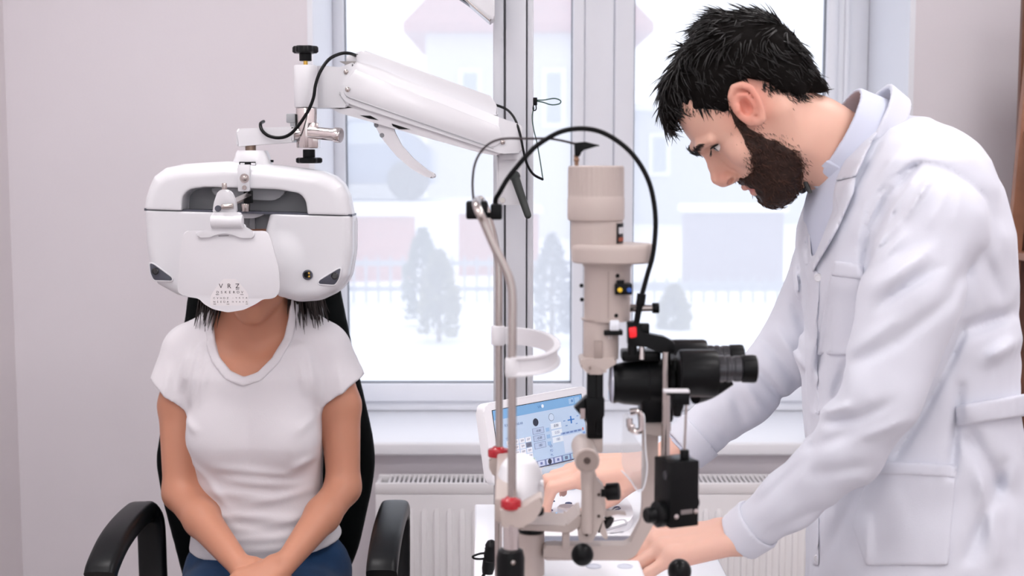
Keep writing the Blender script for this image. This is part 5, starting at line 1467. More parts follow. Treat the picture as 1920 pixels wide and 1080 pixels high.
def f_tee0(P):
    d = smin(torso_stack(P, TORSO), f_core(P) - 5, 4)
    bu = np.minimum(d_ell(P, (424, 806, -70), (54, 50, 38)), d_ell(P, (546, 806, -70), (54, 50, 38)))
    d = smin(d, bu, 34)
    d = smin(d, d_cap(P, (436, 622, 26), (352, 652, 16), 36, 40), 18)
    d = smin(d, d_cap(P, (532, 620, 26), (608, 650, 16), 36, 40), 18)
    sl_ = smin(d_cap(P, (350, 664, 12), (326, 745, 2), 47, 53), d_cap(P, (612, 662, 12), (646, 745, 2), 47, 53), 2)
    # hems of the sleeves
    def half(a, b_):
        nx_, ny_ = b_[1] - a[1], -(b_[0] - a[0]); L = math.hypot(nx_, ny_)
        return ((P[:, 0] - a[0]) * nx_ + (P[:, 1] - a[1]) * ny_) / L
    hl = half((360, 764), (272, 697)); hr = half((692, 697), (605, 759))
    cut = np.where(P[:, 0] < 480, -hl, -hr)
    sl_ = smin(sl_, d_cap(P, sh_l, (333, 760, 0), 48, 42), 6); sl_ = smin(sl_, d_cap(P, sh_r, (641, 760, 0), 48, 42), 6)
    sl_ = smin(sl_, d_chain(P, [(370, 648, 20), (432, 612, 22), (488, 560, 10)], [37, 45, 55], 20), 20)
    sl_ = smin(sl_, d_chain(P, [(596, 646, 20), (540, 608, 22), (488, 560, 10)], [37, 45, 55], 20), 20)
    sl_ = np.maximum(sl_, -cut)
    d = smin(d, sl_, 14)
    d = d + folds(P, TF) * 1.7 * (P[:, 2] < 20)
    # hem at the waist, neck opening
    hem = P[:, 1] - (1034 - .055 * (P[:, 0] - 480) - 9 * ((P[:, 0] - 480) / 120) ** 2)
    return smax(d, hem, 3)
def scoop(P):
    sc_ = d_poly2(P[:, 0], P[:, 1], SCOOP)
    sc_ = np.where(P[:, 2] < 22, sc_, np.maximum(sc_, P[:, 1] - 622))
    return sc_
def f_tee(P): return smax(f_tee0(P), -scoop(P), 3)
iso_obj('t_shirt', f_tee, (262, 575, -140), (704, 1060, 130), 3.6, fw, M_tee, pt)
# ribbed neck band
def f_band(P):
    c = f_tee0(P); s_ = scoop(P)
    return smax(np.maximum(c - 4.5, -4 - c), np.maximum(-s_ - 1, s_ - 15), 3)
iso_obj('neck_band', f_band, (380, 560, -140), (580, 730, 120), 3, fw, M_tee, pt, it=1)

# jeans, lower legs, shoes
def f_jean(P):
    d = d_ell(P, (494, 1078, 18), (160, 104, 112))
    for hx_, kx in ((432, 392), (556, 600)):
        d = smin(d, d_chain(P, [(hx_, 1110, 0), (kx - 960 + 960, 1135, -210), (kx, 1150, -410)], [88, 84, 66], 20), 24)
        d = smin(d, d_chain(P, [(kx, 1150, -410), (kx, 1350, -400), (kx + 4, 1640, -380)], [64, 56, 46], 20), 20)
    d = d + folds(P, [((350, 1040), (420, 1075), 7, 3), ((560, 1050), (640, 1030), 7, 3), ((580, 1070), (655, 1050), 7, 3), ((340, 1060), (390, 1085), 7, 3)])
    return d
iso_obj('jeans', f_jean, (300, 960, -500), (690, 1700, 150), 7, fw, M_jean, pt)
for kx in (396, 604):
    b = MB(); fx_ = fw.p(kx, 0, 0).x
    yb = fw.p(0, 0, -380).y
    zA = fw.p(0, 1690, 0).z
    pts = [(.045, 0), (.05, .02), (.04, .05), (.02, .075)]
    b.ell((fx_, yb - .06, .04), (.042, .12, .04)); b.box2((fx_ - .042, yb - .18, 0), (fx_ + .042, yb + .06, .02), .008); b.build('shoe', mat('shoe_white', (225, 225, 228), .5), pt)
    b = MB(); b.cyl((fx_, yb, .04), (fx_, yb, zA + .1), .035, .04, 18); b.build('sock', M_tee, pt)

# hair: cap plus long locks behind the shoulders
def f_hair(P):
    d = d_ell(P, (487, 462, -6), (86, 112, 92))
    d = np.maximum(d, -d_ell(P, (488, 520, -110), (66, 110, 74)))
    d = smin(d, d_chain(P, [(420, 500, 12), (404, 560, 26), (392, 620, 40)], [24, 28, 20], 10), 12)
    d = smin(d, d_chain(P, [(556, 500, 12), (574, 560, 26), (588, 606, 36)], [24, 30, 18], 10), 12)
    d = smin(d, d_chain(P, [(487, 520, 60), (487, 640, 84)], [76, 70], 10, 1.0), 20)
    st = np.sin(P[:, 0] * .55 + np.sin(P[:, 1] * .03) * 3) * 1.6
    return d + st
iso_obj('hair', f_hair, (370, 330, -110), (640, 720, 175), 3.6, fw, M_hairw, pt)
rg = random.Random(3)
b = MB()
for i in range(150):
    left = i % 2
    u0 = (rg.uniform(388, 432) if left else rg.uniform(545, 606)); w0 = rg.uniform(-34, 24)
    u1 = u0 + (rg.uniform(-30, -4) if left else rg.uniform(-4, 22)); v1 = rg.uniform(588, 626) if i > 3 else 645
    b.tube([fw.p(u0, 500, w0 + 4), fw.p(u0 + (u1 - u0) * .4, 560, w0), fw.p(u1, v1, w0 - 10 if abs(u1 - 490) < 95 else w0 + 6)], lambda t: .0024 * (1 - t ** 1.5) + .0002, 5, 4)
lk = b.build('hair_locks', M_hairw, pt); lk['kind'] = 'stuff'
# ------------------------------------------------------------------ the doctor
fd = Frame(1.7, 1450, 400); sd_ = fd.s; MMD = sd_ / 1000.0
def qm(px, py, w=0.0):
    r = (fd.Y0 + w * fd.k) / fd.Y0
    return (960 + (px - 960) * r, 300 + (py - 300) * r, w)
def seen(P):
    """photo pixel of each frame point"""
    r = (fd.Y0 + P[:, 2] * fd.k) / fd.Y0
    return 960 + (P[:, 0] - 960) / r, 300 + (P[:, 1] - 300) / r
M_skind = mat('skin_doctor', (222, 170, 148), .45, sss=.12, bump=.05, bscale=260, vcol='col', spec=.35)
M_coat = mat('lab_coat_cotton', (213, 215, 225), .85, bump=.12, bscale=900, sheen=.1, spec=.2)
M_shirt = mat('pale_blue_shirt', (205, 210, 226), .8, bump=.12, bscale=900, spec=.2)
M_haird = mat('near_black_hair', (15, 12, 11), .36, spec=.35, bump=.25, bscale=420)
M_beard = mat('dark_brown_beard', (46, 30, 24), .5, spec=.2, var=.35, vscale=160, bump=.8, bscale=300)
M_trous = mat('charcoal_trousers', (52, 54, 62), .8, bump=.2, bscale=600)
dr = thing('person', 'bearded doctor in a white lab coat bending over the slit lamp table', 'person', (.52, 1.75, 0))

O_ = np.array((1270., 218.)); D_ = np.array((.76, .65)); F_ = np.array((-.65, .76))
def H(t, f, w=0.0):
    p = O_ + D_ * t + F_ * f; return (p[0], p[1], w)
def E(px, py, w):
    """point on the side of the head, |w| = w, that is seen at photo pixel (px, py)"""
    u, v, _ = qm(px, py, -w); return (u, v, w)
def HE(t, f, w): 
    p = H(t, f); u, v, _ = qm(p[0], p[1], -abs(w)); return (u, v, w)
def side_px(P):
    Q_ = P.copy(); Q_[:, 2] = -np.abs(P[:, 2]); return seen(Q_)
RH = np.array(((D_[0], F_[0], 0), (D_[1], F_[1], 0), (0, 0, 1)))
RC = np.array(((-.88, .47, 0), (.47, .88, 0), (0, 0, 1)))
FACE = np.array([(-45, -24, 66, 84), (-20, -8, 80, 92), (0, 0, 88, 96), (30, 13, 93, 98), (60, 21, 95, 100), (78, 22, 95, 100), (92, 15, 95, 98), (110, 11, 95, 96), (135, 13, 92, 94), (158, 15, 86, 88), (181, 17, 78, 82), (200, 13, 68, 74), (222, 11, 55, 64), (240, 5, 42, 52), (256, -10, 26, 38)], f32)
def d_cran(P): return d_ell(P, (1386, 156, 0), (124, 111, 104), RC)
def f_head0(P):
    t = (P[:, 0] - O_[0]) * D_[0] + (P[:, 1] - O_[1]) * D_[1]
    f = (P[:, 0] - O_[0]) * F_[0] + (P[:, 1] - O_[1]) * F_[1]
    fr_ = np.interp(t, FACE[:, 0], FACE[:, 1]); Wd_ = np.interp(t, FACE[:, 0], FACE[:, 2]); Ad = np.interp(t, FACE[:, 0], FACE[:, 3])
    x = np.abs(f - (fr_ - Ad)) / Ad; z = np.abs(P[:, 2]) / Wd_
    d = ((x ** 2.3 + z ** 2.3) ** (1 / 2.3) - 1) * np.minimum(Ad, Wd_) * .85
    d = np.maximum(d, np.maximum(-45 - t, t - 256))
    d = smin(d, d_cran(P), 30)
    # jaw corner, cheek bone
    aw = P * v_((1, 1, 1)); 
    PA = P.copy(); PA[:, 2] = np.abs(P[:, 2])
    d = smin(d, d_chain(PA, [H(225, -28, 18), H(190, -88, 62), H(130, -118, 84)], [24, 26, 22], 10), 22)
    d = smin(d, d_ell(PA, H(125, -22, 70), (24, 24, 20)), 26)
    return d, PA, t, f
def f_head(P):
    d, PA, t, f = f_head0(P)
    # neck
    d = smin(d, d_chain(P, [(1420, 215, 0), (1520, 262, 0), (1660, 345, 0)], [74, 77, 92], 20, 1.0), 26)
    d = smin(d, d_chain(PA, [(1445, 225, 74), (1500, 280, 52), (1548, 330, 20)], [13, 15, 14], 10), 18)
    # brow ridge, eye socket, lids
    d = smin(d, d_chain(PA, [HE(74, 19, 8), HE(70, 16, 40), HE(76, -4, 70)], [10, 9, 6], 6), 12)
    d = smax(d, -d_ell(PA, HE(93, 16, 44), (13, 20, 24), RH), 12)
    d = smin(d, d_ell(PA, HE(92, -13, 43), (17.2, 17.2, 17.2)), 5)
    d = smax(d, -d_cap(PA, HE(92.5, 9, 32), HE(93.5, -7, 64), 5.0), 2.5)
    # nose
    n_ = d_chain(P, [H(90, 19), H(112, 29), H(132, 40), H(143, 37)], [8.5, 9, 11, 12.5], 6)
    n_ = smin(n_, d_chain(P, [H(92, 8), H(114, 14), H(134, 21), H(148, 22)], [9, 12, 14, 15], 6), 9)
    n_ = smin(n_, d_ell(PA, H(147, 26, 15), (12, 14, 10.5), RH), 8)
    d = smin(d, n_, 9)
    d = smax(d, -d_ell(PA, HE(155, 28, 22), (4.6, 8.5, 12), RH), 2)
    d = smax(d, -d_chain(PA, [H(136, 17, 19), H(144, 11, 26), H(156, 12, 26)], [1.5, 2.6, 2.2]), 6)
    # lips
    d = smin(d, d_chain(PA, [H(182, 19, 0), H(184, 14, 16), H(187, 2, 32)], [7.5, 6.5, 3.5], 3), 5)
    d = smin(d, d_chain(PA, [H(201, 13.5, 0), H(199, 9.5, 15), H(193, 0, 30)], [9, 8, 4], 3), 5)
    d = smax(d, -d_chain(PA, [H(191.5, 19, 0), H(190.5, 14, 18), H(189, 4, 34)], [2, 2, 1.6]), 2.5)
    # ear
    rim = [E(*q_) for q_ in ((1372, 198, 103), (1366, 182, 110), (1372, 166, 115), (1388, 161, 119), (1405, 168, 122), (1418, 187, 123), (1425, 208, 121), (1426, 224, 117), (1419, 230, 112), (1409, 222, 106))]
    e = d_ell(PA, E(1397, 197, 106), (27, 43, 10), np.array(((.85, .52, 0), (-.52, .85, 0), (0, 0, 1))))
    e = smin(e, d_chain(PA, rim, [6, 6.5, 6.5, 6.5, 6.5, 6, 6, 8, 8, 6]), 4)
    e = smin(e, d_chain(PA, [E(1382, 180, 114), E(1396, 180, 117), E(1408, 196, 118), E(1412, 212, 116)], [4, 4.5, 5, 4.5]), 4)
    e = smax(e, -d_ell(PA, E(1396, 203, 124), (11, 18, 24), np.array(((.85, .52, 0), (-.52, .85, 0), (0, 0, 1)))), 4)
    e = smin(e, d_ell(PA, E(1380, 205, 111), (6, 9, 6)), 4)
    d = smin(d, e, 7)
    return d
wn, wf = qm(1392, 1020, -165), qm(1222, 884, 222)
HN = hand_prims(wn, (-1, .13, .02), (-.05, -1, -.30), -1, MMD * 1.02, [(.62, .5, .35), (.5, .5, .35), (.45, .5, .35), (.45, .45, .3)], spread=(.10, .02, -.07, -.16), thumb=(.7, .5, 0))
HF = hand_prims(wf, (-1, .06, .04), (-.1, -1, -.25), 1, MMD * 1.02, [(.20, .98, .30), (.18, .85, .4), (.3, .8, .4), (.35, .8, .4)], spread=(.06, .03, -.03, -.10), thumb=(.42, .62, 0), tcurl=(.1, .2, .25))
def f_arms(P):
    e = boxed(P, *prims_box(HN, 60), lambda Q_: d_hand(Q_, HN, MMD * 1.02))
    e = smin(e, d_chain(P, [np.array(wn) + (16, 2, 0), qm(1490, 950, -208)], [33, 36]), 22)
    e2 = boxed(P, *prims_box(HF, 60), lambda Q_: d_hand(Q_, HF, MMD * 1.02))
    e2 = smin(e2, d_chain(P, [np.array(wf) + (12, -2, 0), qm(1330, 815, 228)], [34, 38]), 22)
    # tendons on the near hand
    return np.minimum(e, e2)
def f_bodyd(P):
    d = boxed(P, (1200, -10, -190), (1720, 480, 190), f_head)
    d = smin(d, d_chain(P, [(1660, 345, 0), (1720, 520, 0), (1760, 900, 0)], [110, 150, 130], 20), 30)
    d = smin(d, d_chain(P, [(1690, 380, -120), (1690, 400, -210), qm(1662, 745, -290), qm(1490, 950, -208)], [62, 50, 40, 34], 12), 20)
    d = smin(d, d_chain(P, [(1690, 380, 120), (1660, 400, 215), qm(1482, 668, 250), qm(1330, 815, 228)], [62, 46, 38, 34], 12), 20)
    return smin(d, f_arms(P), 8)
def c_headd(V):
    c = np.tile(v_(lin((222, 176, 156))), (len(V), 1))
    W_ = np.abs(V[:, 2]); px, py = side_px(V)
    t = (px - O_[0]) * D_[0] + (py - O_[1]) * D_[1]; f = (px - O_[0]) * F_[0] + (py - O_[1]) * F_[1]
    def blend(m, rgb):
        nonlocal c
        m = np.clip(m, 0, 1)[:, None]; c = c * (1 - m) + v_(lin(rgb)) * m
    blend(.55 * np.exp(-(((px - 1398) / 38) ** 2 + ((py - 195) / 46) ** 2)) * (W_ > 85), (226, 120, 104))
    blend(.35 * np.exp(-(((t - 140) / 22) ** 2 + ((f - 32) / 18) ** 2)), (206, 120, 100))
    blend(np.exp(-(((t - 193) / 14) ** 2 + ((f - 12) / 14) ** 2 + (W_ / 32) ** 4) * 1.2) * .9, (186, 104, 104))
    blend(np.exp(-(((t - 93) / 6) ** 2 + ((W_ - 46) / 20) ** 2)) * (f > -6) * .6, (60, 38, 34))
    # stubble shade on cheek and neck
    hand = np.clip((px < 1420) * (py > 800) + (py > 930), 0, 1)
    blend(hand * .6, (224, 182, 166))
    return c
lo_h, hi_h = (1225, 20, -140), (1700, 420, 140)
# one mesh for head, neck, trunk, arms and hands
V1, F1 = isosurface(f_bodyd, (1020, 20, -340), (1930, 1130, 340), 3.0)
V1 = relax(V1.astype(f32), F1, 1)
W1 = fd.arr(V1); c0 = W1.mean(0); T_ = (W1 - c0).astype(np.float64)
vol = (T_[F1[:, 0]] * np.cross(T_[F1[:, 1]], T_[F1[:, 2]])).sum()
link('body', np_mesh('body', W1, F1 if vol > 0 else F1[:, ::-1], c_headd(V1)), M_skind, dr)
# eyes
for s_ in (-1, 1):
    c = fd.p(*HE(92, -12.5, s_ * 43)); r = 16.6 / sd_
    b = MB(); b.ell(c, r); ey = b.build('eye', mat('eye_white', (226, 218, 214), .2, coat=.5), dr)
    g = (fd.p(*HE(96, 40, s_ * 46)) - fd.p(*HE(92, -12.5, s_ * 43))).normalized()
    b = MB(); b.lathe([(r * .52, r * .845), (r * .4, r * .935), (0, r * 1.01)], c, g, 20); b.build('iris', mat('iris_dark', (46, 34, 30), .1, coat=.8), ey)

for s_ in (-1, 1):
    b = MB(); b.tube([fd.p(*HE(87, 8, s_ * 30)), fd.p(*HE(86.5, 6, s_ * 42)), fd.p(*HE(88, 0, s_ * 54)), fd.p(*HE(91.5, -8, s_ * 62))], lambda t: (1.0 + 1.0 * math.sin(math.pi * t)) / sd_, 6, 5); b.build('lash_line', M_haird, dr)

# ------ nails on both hands
def nail_list(pr):
    last = {}
    for a, b_, ra, rb, g in pr:
        if g != 'palm': last[g] = (np.array(a), np.array(b_), rb)
    return last
M_nail = mat('fingernail', (228, 182, 168), .3, coat=.3)
for pr, nrm_ in ((HN, (-.05, -1, -.30)), (HF, (-.1, -1, -.25))):
    n0 = np.array(nrm_)
    for g, (a, b_, r) in nail_list(pr).items():
        dd = (b_ - a) / np.linalg.norm(b_ - a); nn_ = n0 - dd * (n0 @ dd)
        if np.linalg.norm(nn_) < .2: nn_ = np.array((-1, 0, 0)) - dd * (-dd[0])
        nn_ /= np.linalg.norm(nn_)
        pos = b_ + nn_ * r * .72 + dd * r * .25
        z = Vector((nn_[0], nn_[2], -nn_[1])); x = Vector((dd[0], dd[2], -dd[1])); z.normalize(); x.normalize(); y = z.cross(x)
        M = Matrix((x, y, z)).transposed()
        b = MB(); b.ell(fd.p(*pos), (r * .75 / sd_, r * .62 / sd_, r * .34 / sd_), M, 12, 8); b.build('nail', M_nail, dr)

# ------ hair and beard
HAIR = [(1243, 256), (1233, 222), (1236, 172), (1256, 130), (1294, 78), (1311, 46), (1348, 20), (1378, 10), (1416, 15), (1438, 29), (1462, 50), (1500, 92), (1523, 130), (1549, 172), (1524, 174), (1497, 181), (1470, 175), (1447, 165), (1422, 154), (1396, 150), (1374, 156), (1361, 172), (1365, 208), (1352, 212), (1318, 206), (1294, 211), (1276, 196), (1270, 222), (1262, 250)]
def f_hairb(P):
    d = d_cran(P) - 16
    d = smin(d, d_chain(P, [(1330, 70, 0), (1290, 108, 0), (1262, 160, 0), (1252, 205, 0), (1252, 240, 0)], [44, 40, 27, 18, 9], 14, 1.9), 18)
    d = smin(d, d_chain(P, [(1480, 110, 0), (1515, 150, 0)], [60, 52], 8), 20)
    po = d_poly2(*side_px(P), HAIR)
    # the hairline curves inwards over the forehead
    d = smax(d, po, 6)
    nz = vnoise(P * v_((.05, .05, .04)), 3) * 4 + vnoise(P * v_((.13, .13, .09)), 4) * 2.5
    return d + nz
def shell_mesh(name, func, lo, hi, h, material, it=1):
    V, Fc = isosurface(func, lo, hi, h)
    V = relax(V.astype(f32), Fc, it)
    # normals by finite differences
    e = 2.0; g = np.stack([func(V + v_((e if i == 0 else 0, e if i == 1 else 0, e if i == 2 else 0))) - func(V - v_((e if i == 0 else 0, e if i == 1 else 0, e if i == 2 else 0))) for i in range(3)], 1)
    g /= np.linalg.norm(g, axis=1)[:, None] + 1e-6
    W = fd.arr(V); T = (W - W.mean(0)).astype(np.float64)
    vol = (T[Fc[:, 0]] * np.cross(T[Fc[:, 1]], T[Fc[:, 2]])).sum()
    o = link(name, np_mesh(name, W, Fc if vol > 0 else Fc[:, ::-1]), material, dr)
    return o, V, g
def tufts(roots, dirs, norms, lens, rads, rng_, curl=.4, seg=4, lift=.25, wave=None):
    """tapered three-sided strands; arrays in frame units"""
    n = len(roots); verts = []; faces = []
    side = np.cross(dirs, norms); side /= np.linalg.norm(side, axis=1)[:, None] + 1e-6
    bend = rng_.normal(0, curl, n) + (0 if wave is None else wave)
    P0 = roots.copy(); ring_prev = None
    all_rings = []
    for j in range(seg + 1):
        t = j / seg
        dcur = dirs * np.cos(bend * t)[:, None] + side * np.sin(bend * t)[:, None] + norms * (lift * (1 - 1.6 * t))
        dcur /= np.linalg.norm(dcur, axis=1)[:, None]
        if j: P0 = P0 + dcur * (lens / seg)[:, None]
        s2 = np.cross(dcur, norms); s2 /= np.linalg.norm(s2, axis=1)[:, None] + 1e-6
        r = (rads * (1 - .92 * t ** 1.5))[:, None]
        all_rings.append(np.stack([P0 + s2 * r, P0 + norms * r * .9, P0 - s2 * r, P0 - norms * r * .6], 1))
    A_ = np.stack(all_rings, 1)         # n, seg+1, 4, 3
    V = A_.reshape(-1, 3)
    base = (np.arange(n) * (seg + 1) * 4)[:, None, None, None]
    jj = (np.arange(seg) * 4)[None, :, None, None]; kk = np.arange(4)[None, None, :, None]
    q4 = np.concatenate([base + jj + kk, base + jj + (kk + 1) % 4, base + jj + 4 + (kk + 1) % 4, base + jj + 4 + kk], 3).reshape(-1, 4)
    return V.astype(f32), q4.astype(np.int32)
rgn = np.random.default_rng(7)
ho, HV, HG = shell_mesh('hair', f_hairb, (1215, 0, -150), (1565, 275, 150), 4, mat('hair_mass', (14, 11, 10), .8, spec=.08, bump=.4, bscale=300))
# flow: the top combs forward to the brow, the sides back and down to the nape
ok = np.where(HV[:, 2] < 150)[0]
NH = 4600
pick = rgn.choice(ok, NH)
R0 = HV[pick] + rgn.normal(0, 1.0, (NH, 3)); N0 = HG[pick]
top = np.clip((165 - R0[:, 1] - np.abs(R0[:, 2]) * .5 + (1400 - R0[:, 0]) * .3) / 60, 0, 1)[:, None]
one = np.ones(NH)
fl_top = np.stack([-.80 * one, .45 * one, .12 * np.sign(R0[:, 2])], 1)
fl_side = np.stack([.70 * one, .62 * one, 0 * one], 1)
qf = np.clip((1310 - R0[:, 0]) / 40, 0, 1)[:, None]
fl_top = fl_top * (1 - qf) + np.array((-.12, .95, 0)) * qf
fl = fl_top * top + fl_side * (1 - top) + rgn.normal(0, .10, R0.shape)
fl = fl + .35 * np.stack([vnoise(R0.astype(f32) * f32(.022), 41 + k) for k in range(3)], 1)
fl -= N0 * (fl * N0).sum(1)[:, None]; fl /= np.linalg.norm(fl, axis=1)[:, None] + 1e-6
low = np.clip((R0[:, 1] - 115) / 50, 0, 1) * np.clip((R0[:, 0] - 1300) / 40, 0, 1)
ln = (30 + 16 * top[:, 0] + rgn.uniform(-6, 12, NH)) * (1 - .62 * low)
wv = vnoise(R0.astype(f32) * f32(.03), 47) * 1.0
edge = np.exp(-(d_poly2(R0[:, 0].astype(f32), R0[:, 1].astype(f32), HAIR) / 9) ** 2) * (R0[:, 1] < 120)
TV, TF_ = tufts(R0 - N0 * 4, fl, N0, ln * (1 - .3 * edge), rgn.uniform(1.0, 2.5, NH) * (1 - .5 * low), rgn, .20, 5, .17, wv)
hs_ = link('hair_strands', np_mesh('hair_strands', fd.arr(TV), TF_), M_haird, dr); hs_['kind'] = 'stuff'

BEARD = [(1358, 186), (1376, 194), (1388, 212), (1400, 238), (1432, 254), (1466, 268), (1490, 284), (1503, 312), (1500, 350), (1484, 376), (1466, 388), (1447, 391), (1431, 382), (1424, 370), (1419, 368), (1413, 372), (1405, 364), (1394, 360), (1378, 348), (1376, 340), (1386, 334), (1404, 328), (1412, 316), (1404, 294), (1390, 262), (1368, 226)]
def f_beard(P):
    d0 = f_head0(P)[0]
    d0 = smin(d0, d_chain(P, [(1420, 215, 0), (1520, 262, 0)], [74, 77], 20), 26)
    t = (P[:, 0] - O_[0]) * D_[0] + (P[:, 1] - O_[1]) * D_[1]; f = (P[:, 0] - O_[0]) * F_[0] + (P[:, 1] - O_[1]) * F_[1]
    th = 3.0 + 9.0 * np.clip((t - 175) / 50, 0, 1)
    d = d0 - th + vnoise(P * v_((.11, .11, .09)), 8) * 2.4
    po = d_poly2(*side_px(P), BEARD) + 2 * np.clip((345 - P[:, 1]) / 60, 0, 1) + vnoise(P * v_((.08, .08, .06)), 9) * 4
    d = smax(d, po, 5)
    # the mouth stays free
    PA = P.copy(); PA[:, 2] = np.abs(P[:, 2])
    d = smax(d, -d_chain(PA, [H(194, 20, 0), H(193, 16, 18), H(191, 2, 32)], [16, 14, 9]), 3)
    return d
bo, BV, BG = shell_mesh('beard', f_beard, (1345, 180, -130), (1520, 405, 130), 3.2, M_beard)
NB = 4200
tb_ = (BV[:, 0] - O_[0]) * D_[0] + (BV[:, 1] - O_[1]) * D_[1]; fb_ = (BV[:, 0] - O_[0]) * F_[0] + (BV[:, 1] - O_[1]) * F_[1]
free = np.where(~((tb_ > 168) & (tb_ < 212) & (fb_ > -6) & (np.abs(BV[:, 2]) < 46)))[0]
pick = rgn.choice(free, NB)
R0 = BV[pick] + rgn.normal(0, 1.5, (NB, 3)); N0 = BG[pick]
fl = np.array((.62, .74, 0)) + rgn.normal(0, .3, R0.shape)
fl -= N0 * (fl * N0).sum(1)[:, None]; fl /= np.linalg.norm(fl, axis=1)[:, None] + 1e-6
BT, BF = tufts(R0 - N0 * 2, fl, N0, rgn.uniform(8, 19, NB), rgn.uniform(.7, 1.5, NB), rgn, .5, 3, .55, vnoise(R0.astype(f32) * f32(.05), 51) * .8)
# sparse stubble beyond the beard's outline and single hairs at the nape
NS = 2600
ang = rgn.uniform(0, 1, NS); idx_ = rgn.integers(0, len(BEARD), NS)
bp = np.array(BEARD, float); base = bp[idx_] * (1 - ang[:, None]) + bp[(idx_ + 1) % len(BEARD)] * ang[:, None]
keep = ~((base[:, 0] > 1352) & (base[:, 0] < 1438) & (base[:, 1] < 244)) & (base[:, 0] > 1380) & (base[:, 1] < 330) | (base[:, 0] > 1446) & (base[:, 1] < 300)
base = base[keep] + rgn.normal(0, 6.5, (keep.sum(), 2))
def surf_w(px, func, w0=-200, w1=0, n=90):
    ws = np.linspace(w0, w1, n); res = np.full(len(px), np.nan)
    for w_ in ws:
        val = func(np.column_stack([px, np.full(len(px), w_)]).astype(f32))
        hit = np.isnan(res) & (val < 0); res[hit] = w_
    return res
def ray_head(P):
    r = (1.7 + P[:, 2] * fd.k) / 1.7
    return f_head(np.column_stack([960 + (P[:, 0] - 960) * r, 300 + (P[:, 1] - 300) * r, P[:, 2]]).astype(f32))
def on_head(base):
    sw_ = surf_w(base, ray_head, -150, 0, 60); g_ = ~np.isnan(sw_); base = base[g_]; w_ = sw_[g_]
    r = (1.7 + w_ * fd.k) / 1.7
    return np.column_stack([960 + (base[:, 0] - 960) * r, 300 + (base[:, 1] - 300) * r, w_])
R0 = on_head(base)
NE = 700
hl_ = np.array([(1549, 172), (1524, 174), (1497, 181), (1470, 175), (1447, 165), (1430, 157)], float)
i_ = rgn.integers(0, len(hl_) - 1, NE); a_ = rgn.uniform(0, 1, NE)[:, None]
R1 = on_head(hl_[i_] * (1 - a_) + hl_[i_ + 1] * a_ + rgn.normal(0, 6, (NE, 2)) + (-2, 1))
hl2 = np.array([(1276, 196), (1294, 211), (1318, 206), (1352, 211), (1366, 208)], float)
i_ = rgn.integers(0, len(hl2) - 1, 260); a_ = rgn.uniform(0, 1, 260)[:, None]
R2 = on_head(hl2[i_] * (1 - a_) + hl2[i_ + 1] * a_ + rgn.normal(0, 3, (260, 2)) + (0, -2))
def near_tufts(R, d_, l0, l1, rad, jit=.25):
    N0 = np.tile((0, 0, -1.0), (len(R), 1))
    fl = np.array(d_) + rgn.normal(0, jit, R.shape); fl[:, 2] *= .3; fl /= np.linalg.norm(fl, axis=1)[:, None]
    V, F = tufts(R, fl, N0, rgn.uniform(l0, l1, len(R)), np.full(len(R), rad), rgn, .3, 3, .1)
    return V, F
ST, SF_ = near_tufts(R0, (.62, .74, 0), 5, 11, .4)
hv1, hf1 = near_tufts(np.concatenate([R1, R1 * (1, 1, -1)]), (.62, .72, 0), 7, 15, .7)
hv2, hf2 = near_tufts(R2, (.35, .9, 0), 6, 11, .6)
hv = np.concatenate([hv1, hv2]); hf = np.concatenate([hf1, hf2 + len(hv1)])
o = link('hairline_hairs', np_mesh('hairline_hairs', fd.arr(hv.astype(f32)), hf), M_haird, dr); o['kind'] = 'stuff'
allV = np.concatenate([BT, ST]); allF = np.concatenate([BF, SF_ + len(BT)])
o = link('beard_hairs', np_mesh('beard_hairs', fd.arr(allV.astype(f32)), allF), mat('brown_beard_hair', (66, 43, 34), .5, spec=.25), dr); o['kind'] = 'stuff'
# eyebrow and lashes
eb = []
for s_ in (-1, 1):
    cps = [HE(80, 28, s_ * 16), HE(72, 30.5, s_ * 30), HE(66, 26, s_ * 50), HE(68, 12, s_ * 72)]
    for k in range(230):
        u_ = rgn.uniform(0, 2.999); i_ = int(u_); fr_ = u_ - i_
        p = np.array(cps[i_]) * (1 - fr_) + np.array(cps[i_ + 1]) * fr_
        p = p + np.array(H(rgn.normal(0, 3.6 - u_ * .7), 0)) - np.array(H(0, 0))
        d_ = (np.array(cps[i_ + 1]) - np.array(cps[i_])); d_ /= np.linalg.norm(d_)
        up_ = np.array((-D_[0], -D_[1], 0)) * (.5 - .3 * u_)
        eb.append((p, d_ + up_ + rgn.normal(0, .15, 3)))
    for k in range(40):
        a_ = np.array(HE(89 + rgn.uniform(-1, 1), 9, s_ * rgn.uniform(30, 60))); eb.append((a_, np.array(H(4, 6, s_ * 3)) - np.array(H(0, 0))))
R0 = np.array([e[0] for e in eb]); fl = np.array([e[1] for e in eb]); fl /= np.linalg.norm(fl, axis=1)[:, None]
N0 = np.tile(np.array((F_[0], F_[1], 0)), (len(R0), 1)) * .8 + np.column_stack([0 * R0[:, 0], 0 * R0[:, 0], np.sign(R0[:, 2]) * .6])
N0 /= np.linalg.norm(N0, axis=1)[:, None]
EV, EF = tufts(R0, fl, N0, rgn.uniform(8, 13, len(R0)), np.full(len(R0), .62), rgn, .2, 3, .12)
o = link('eyebrows', np_mesh('eyebrows', fd.arr(EV), EF), M_haird, dr); o['kind'] = 'stuff'

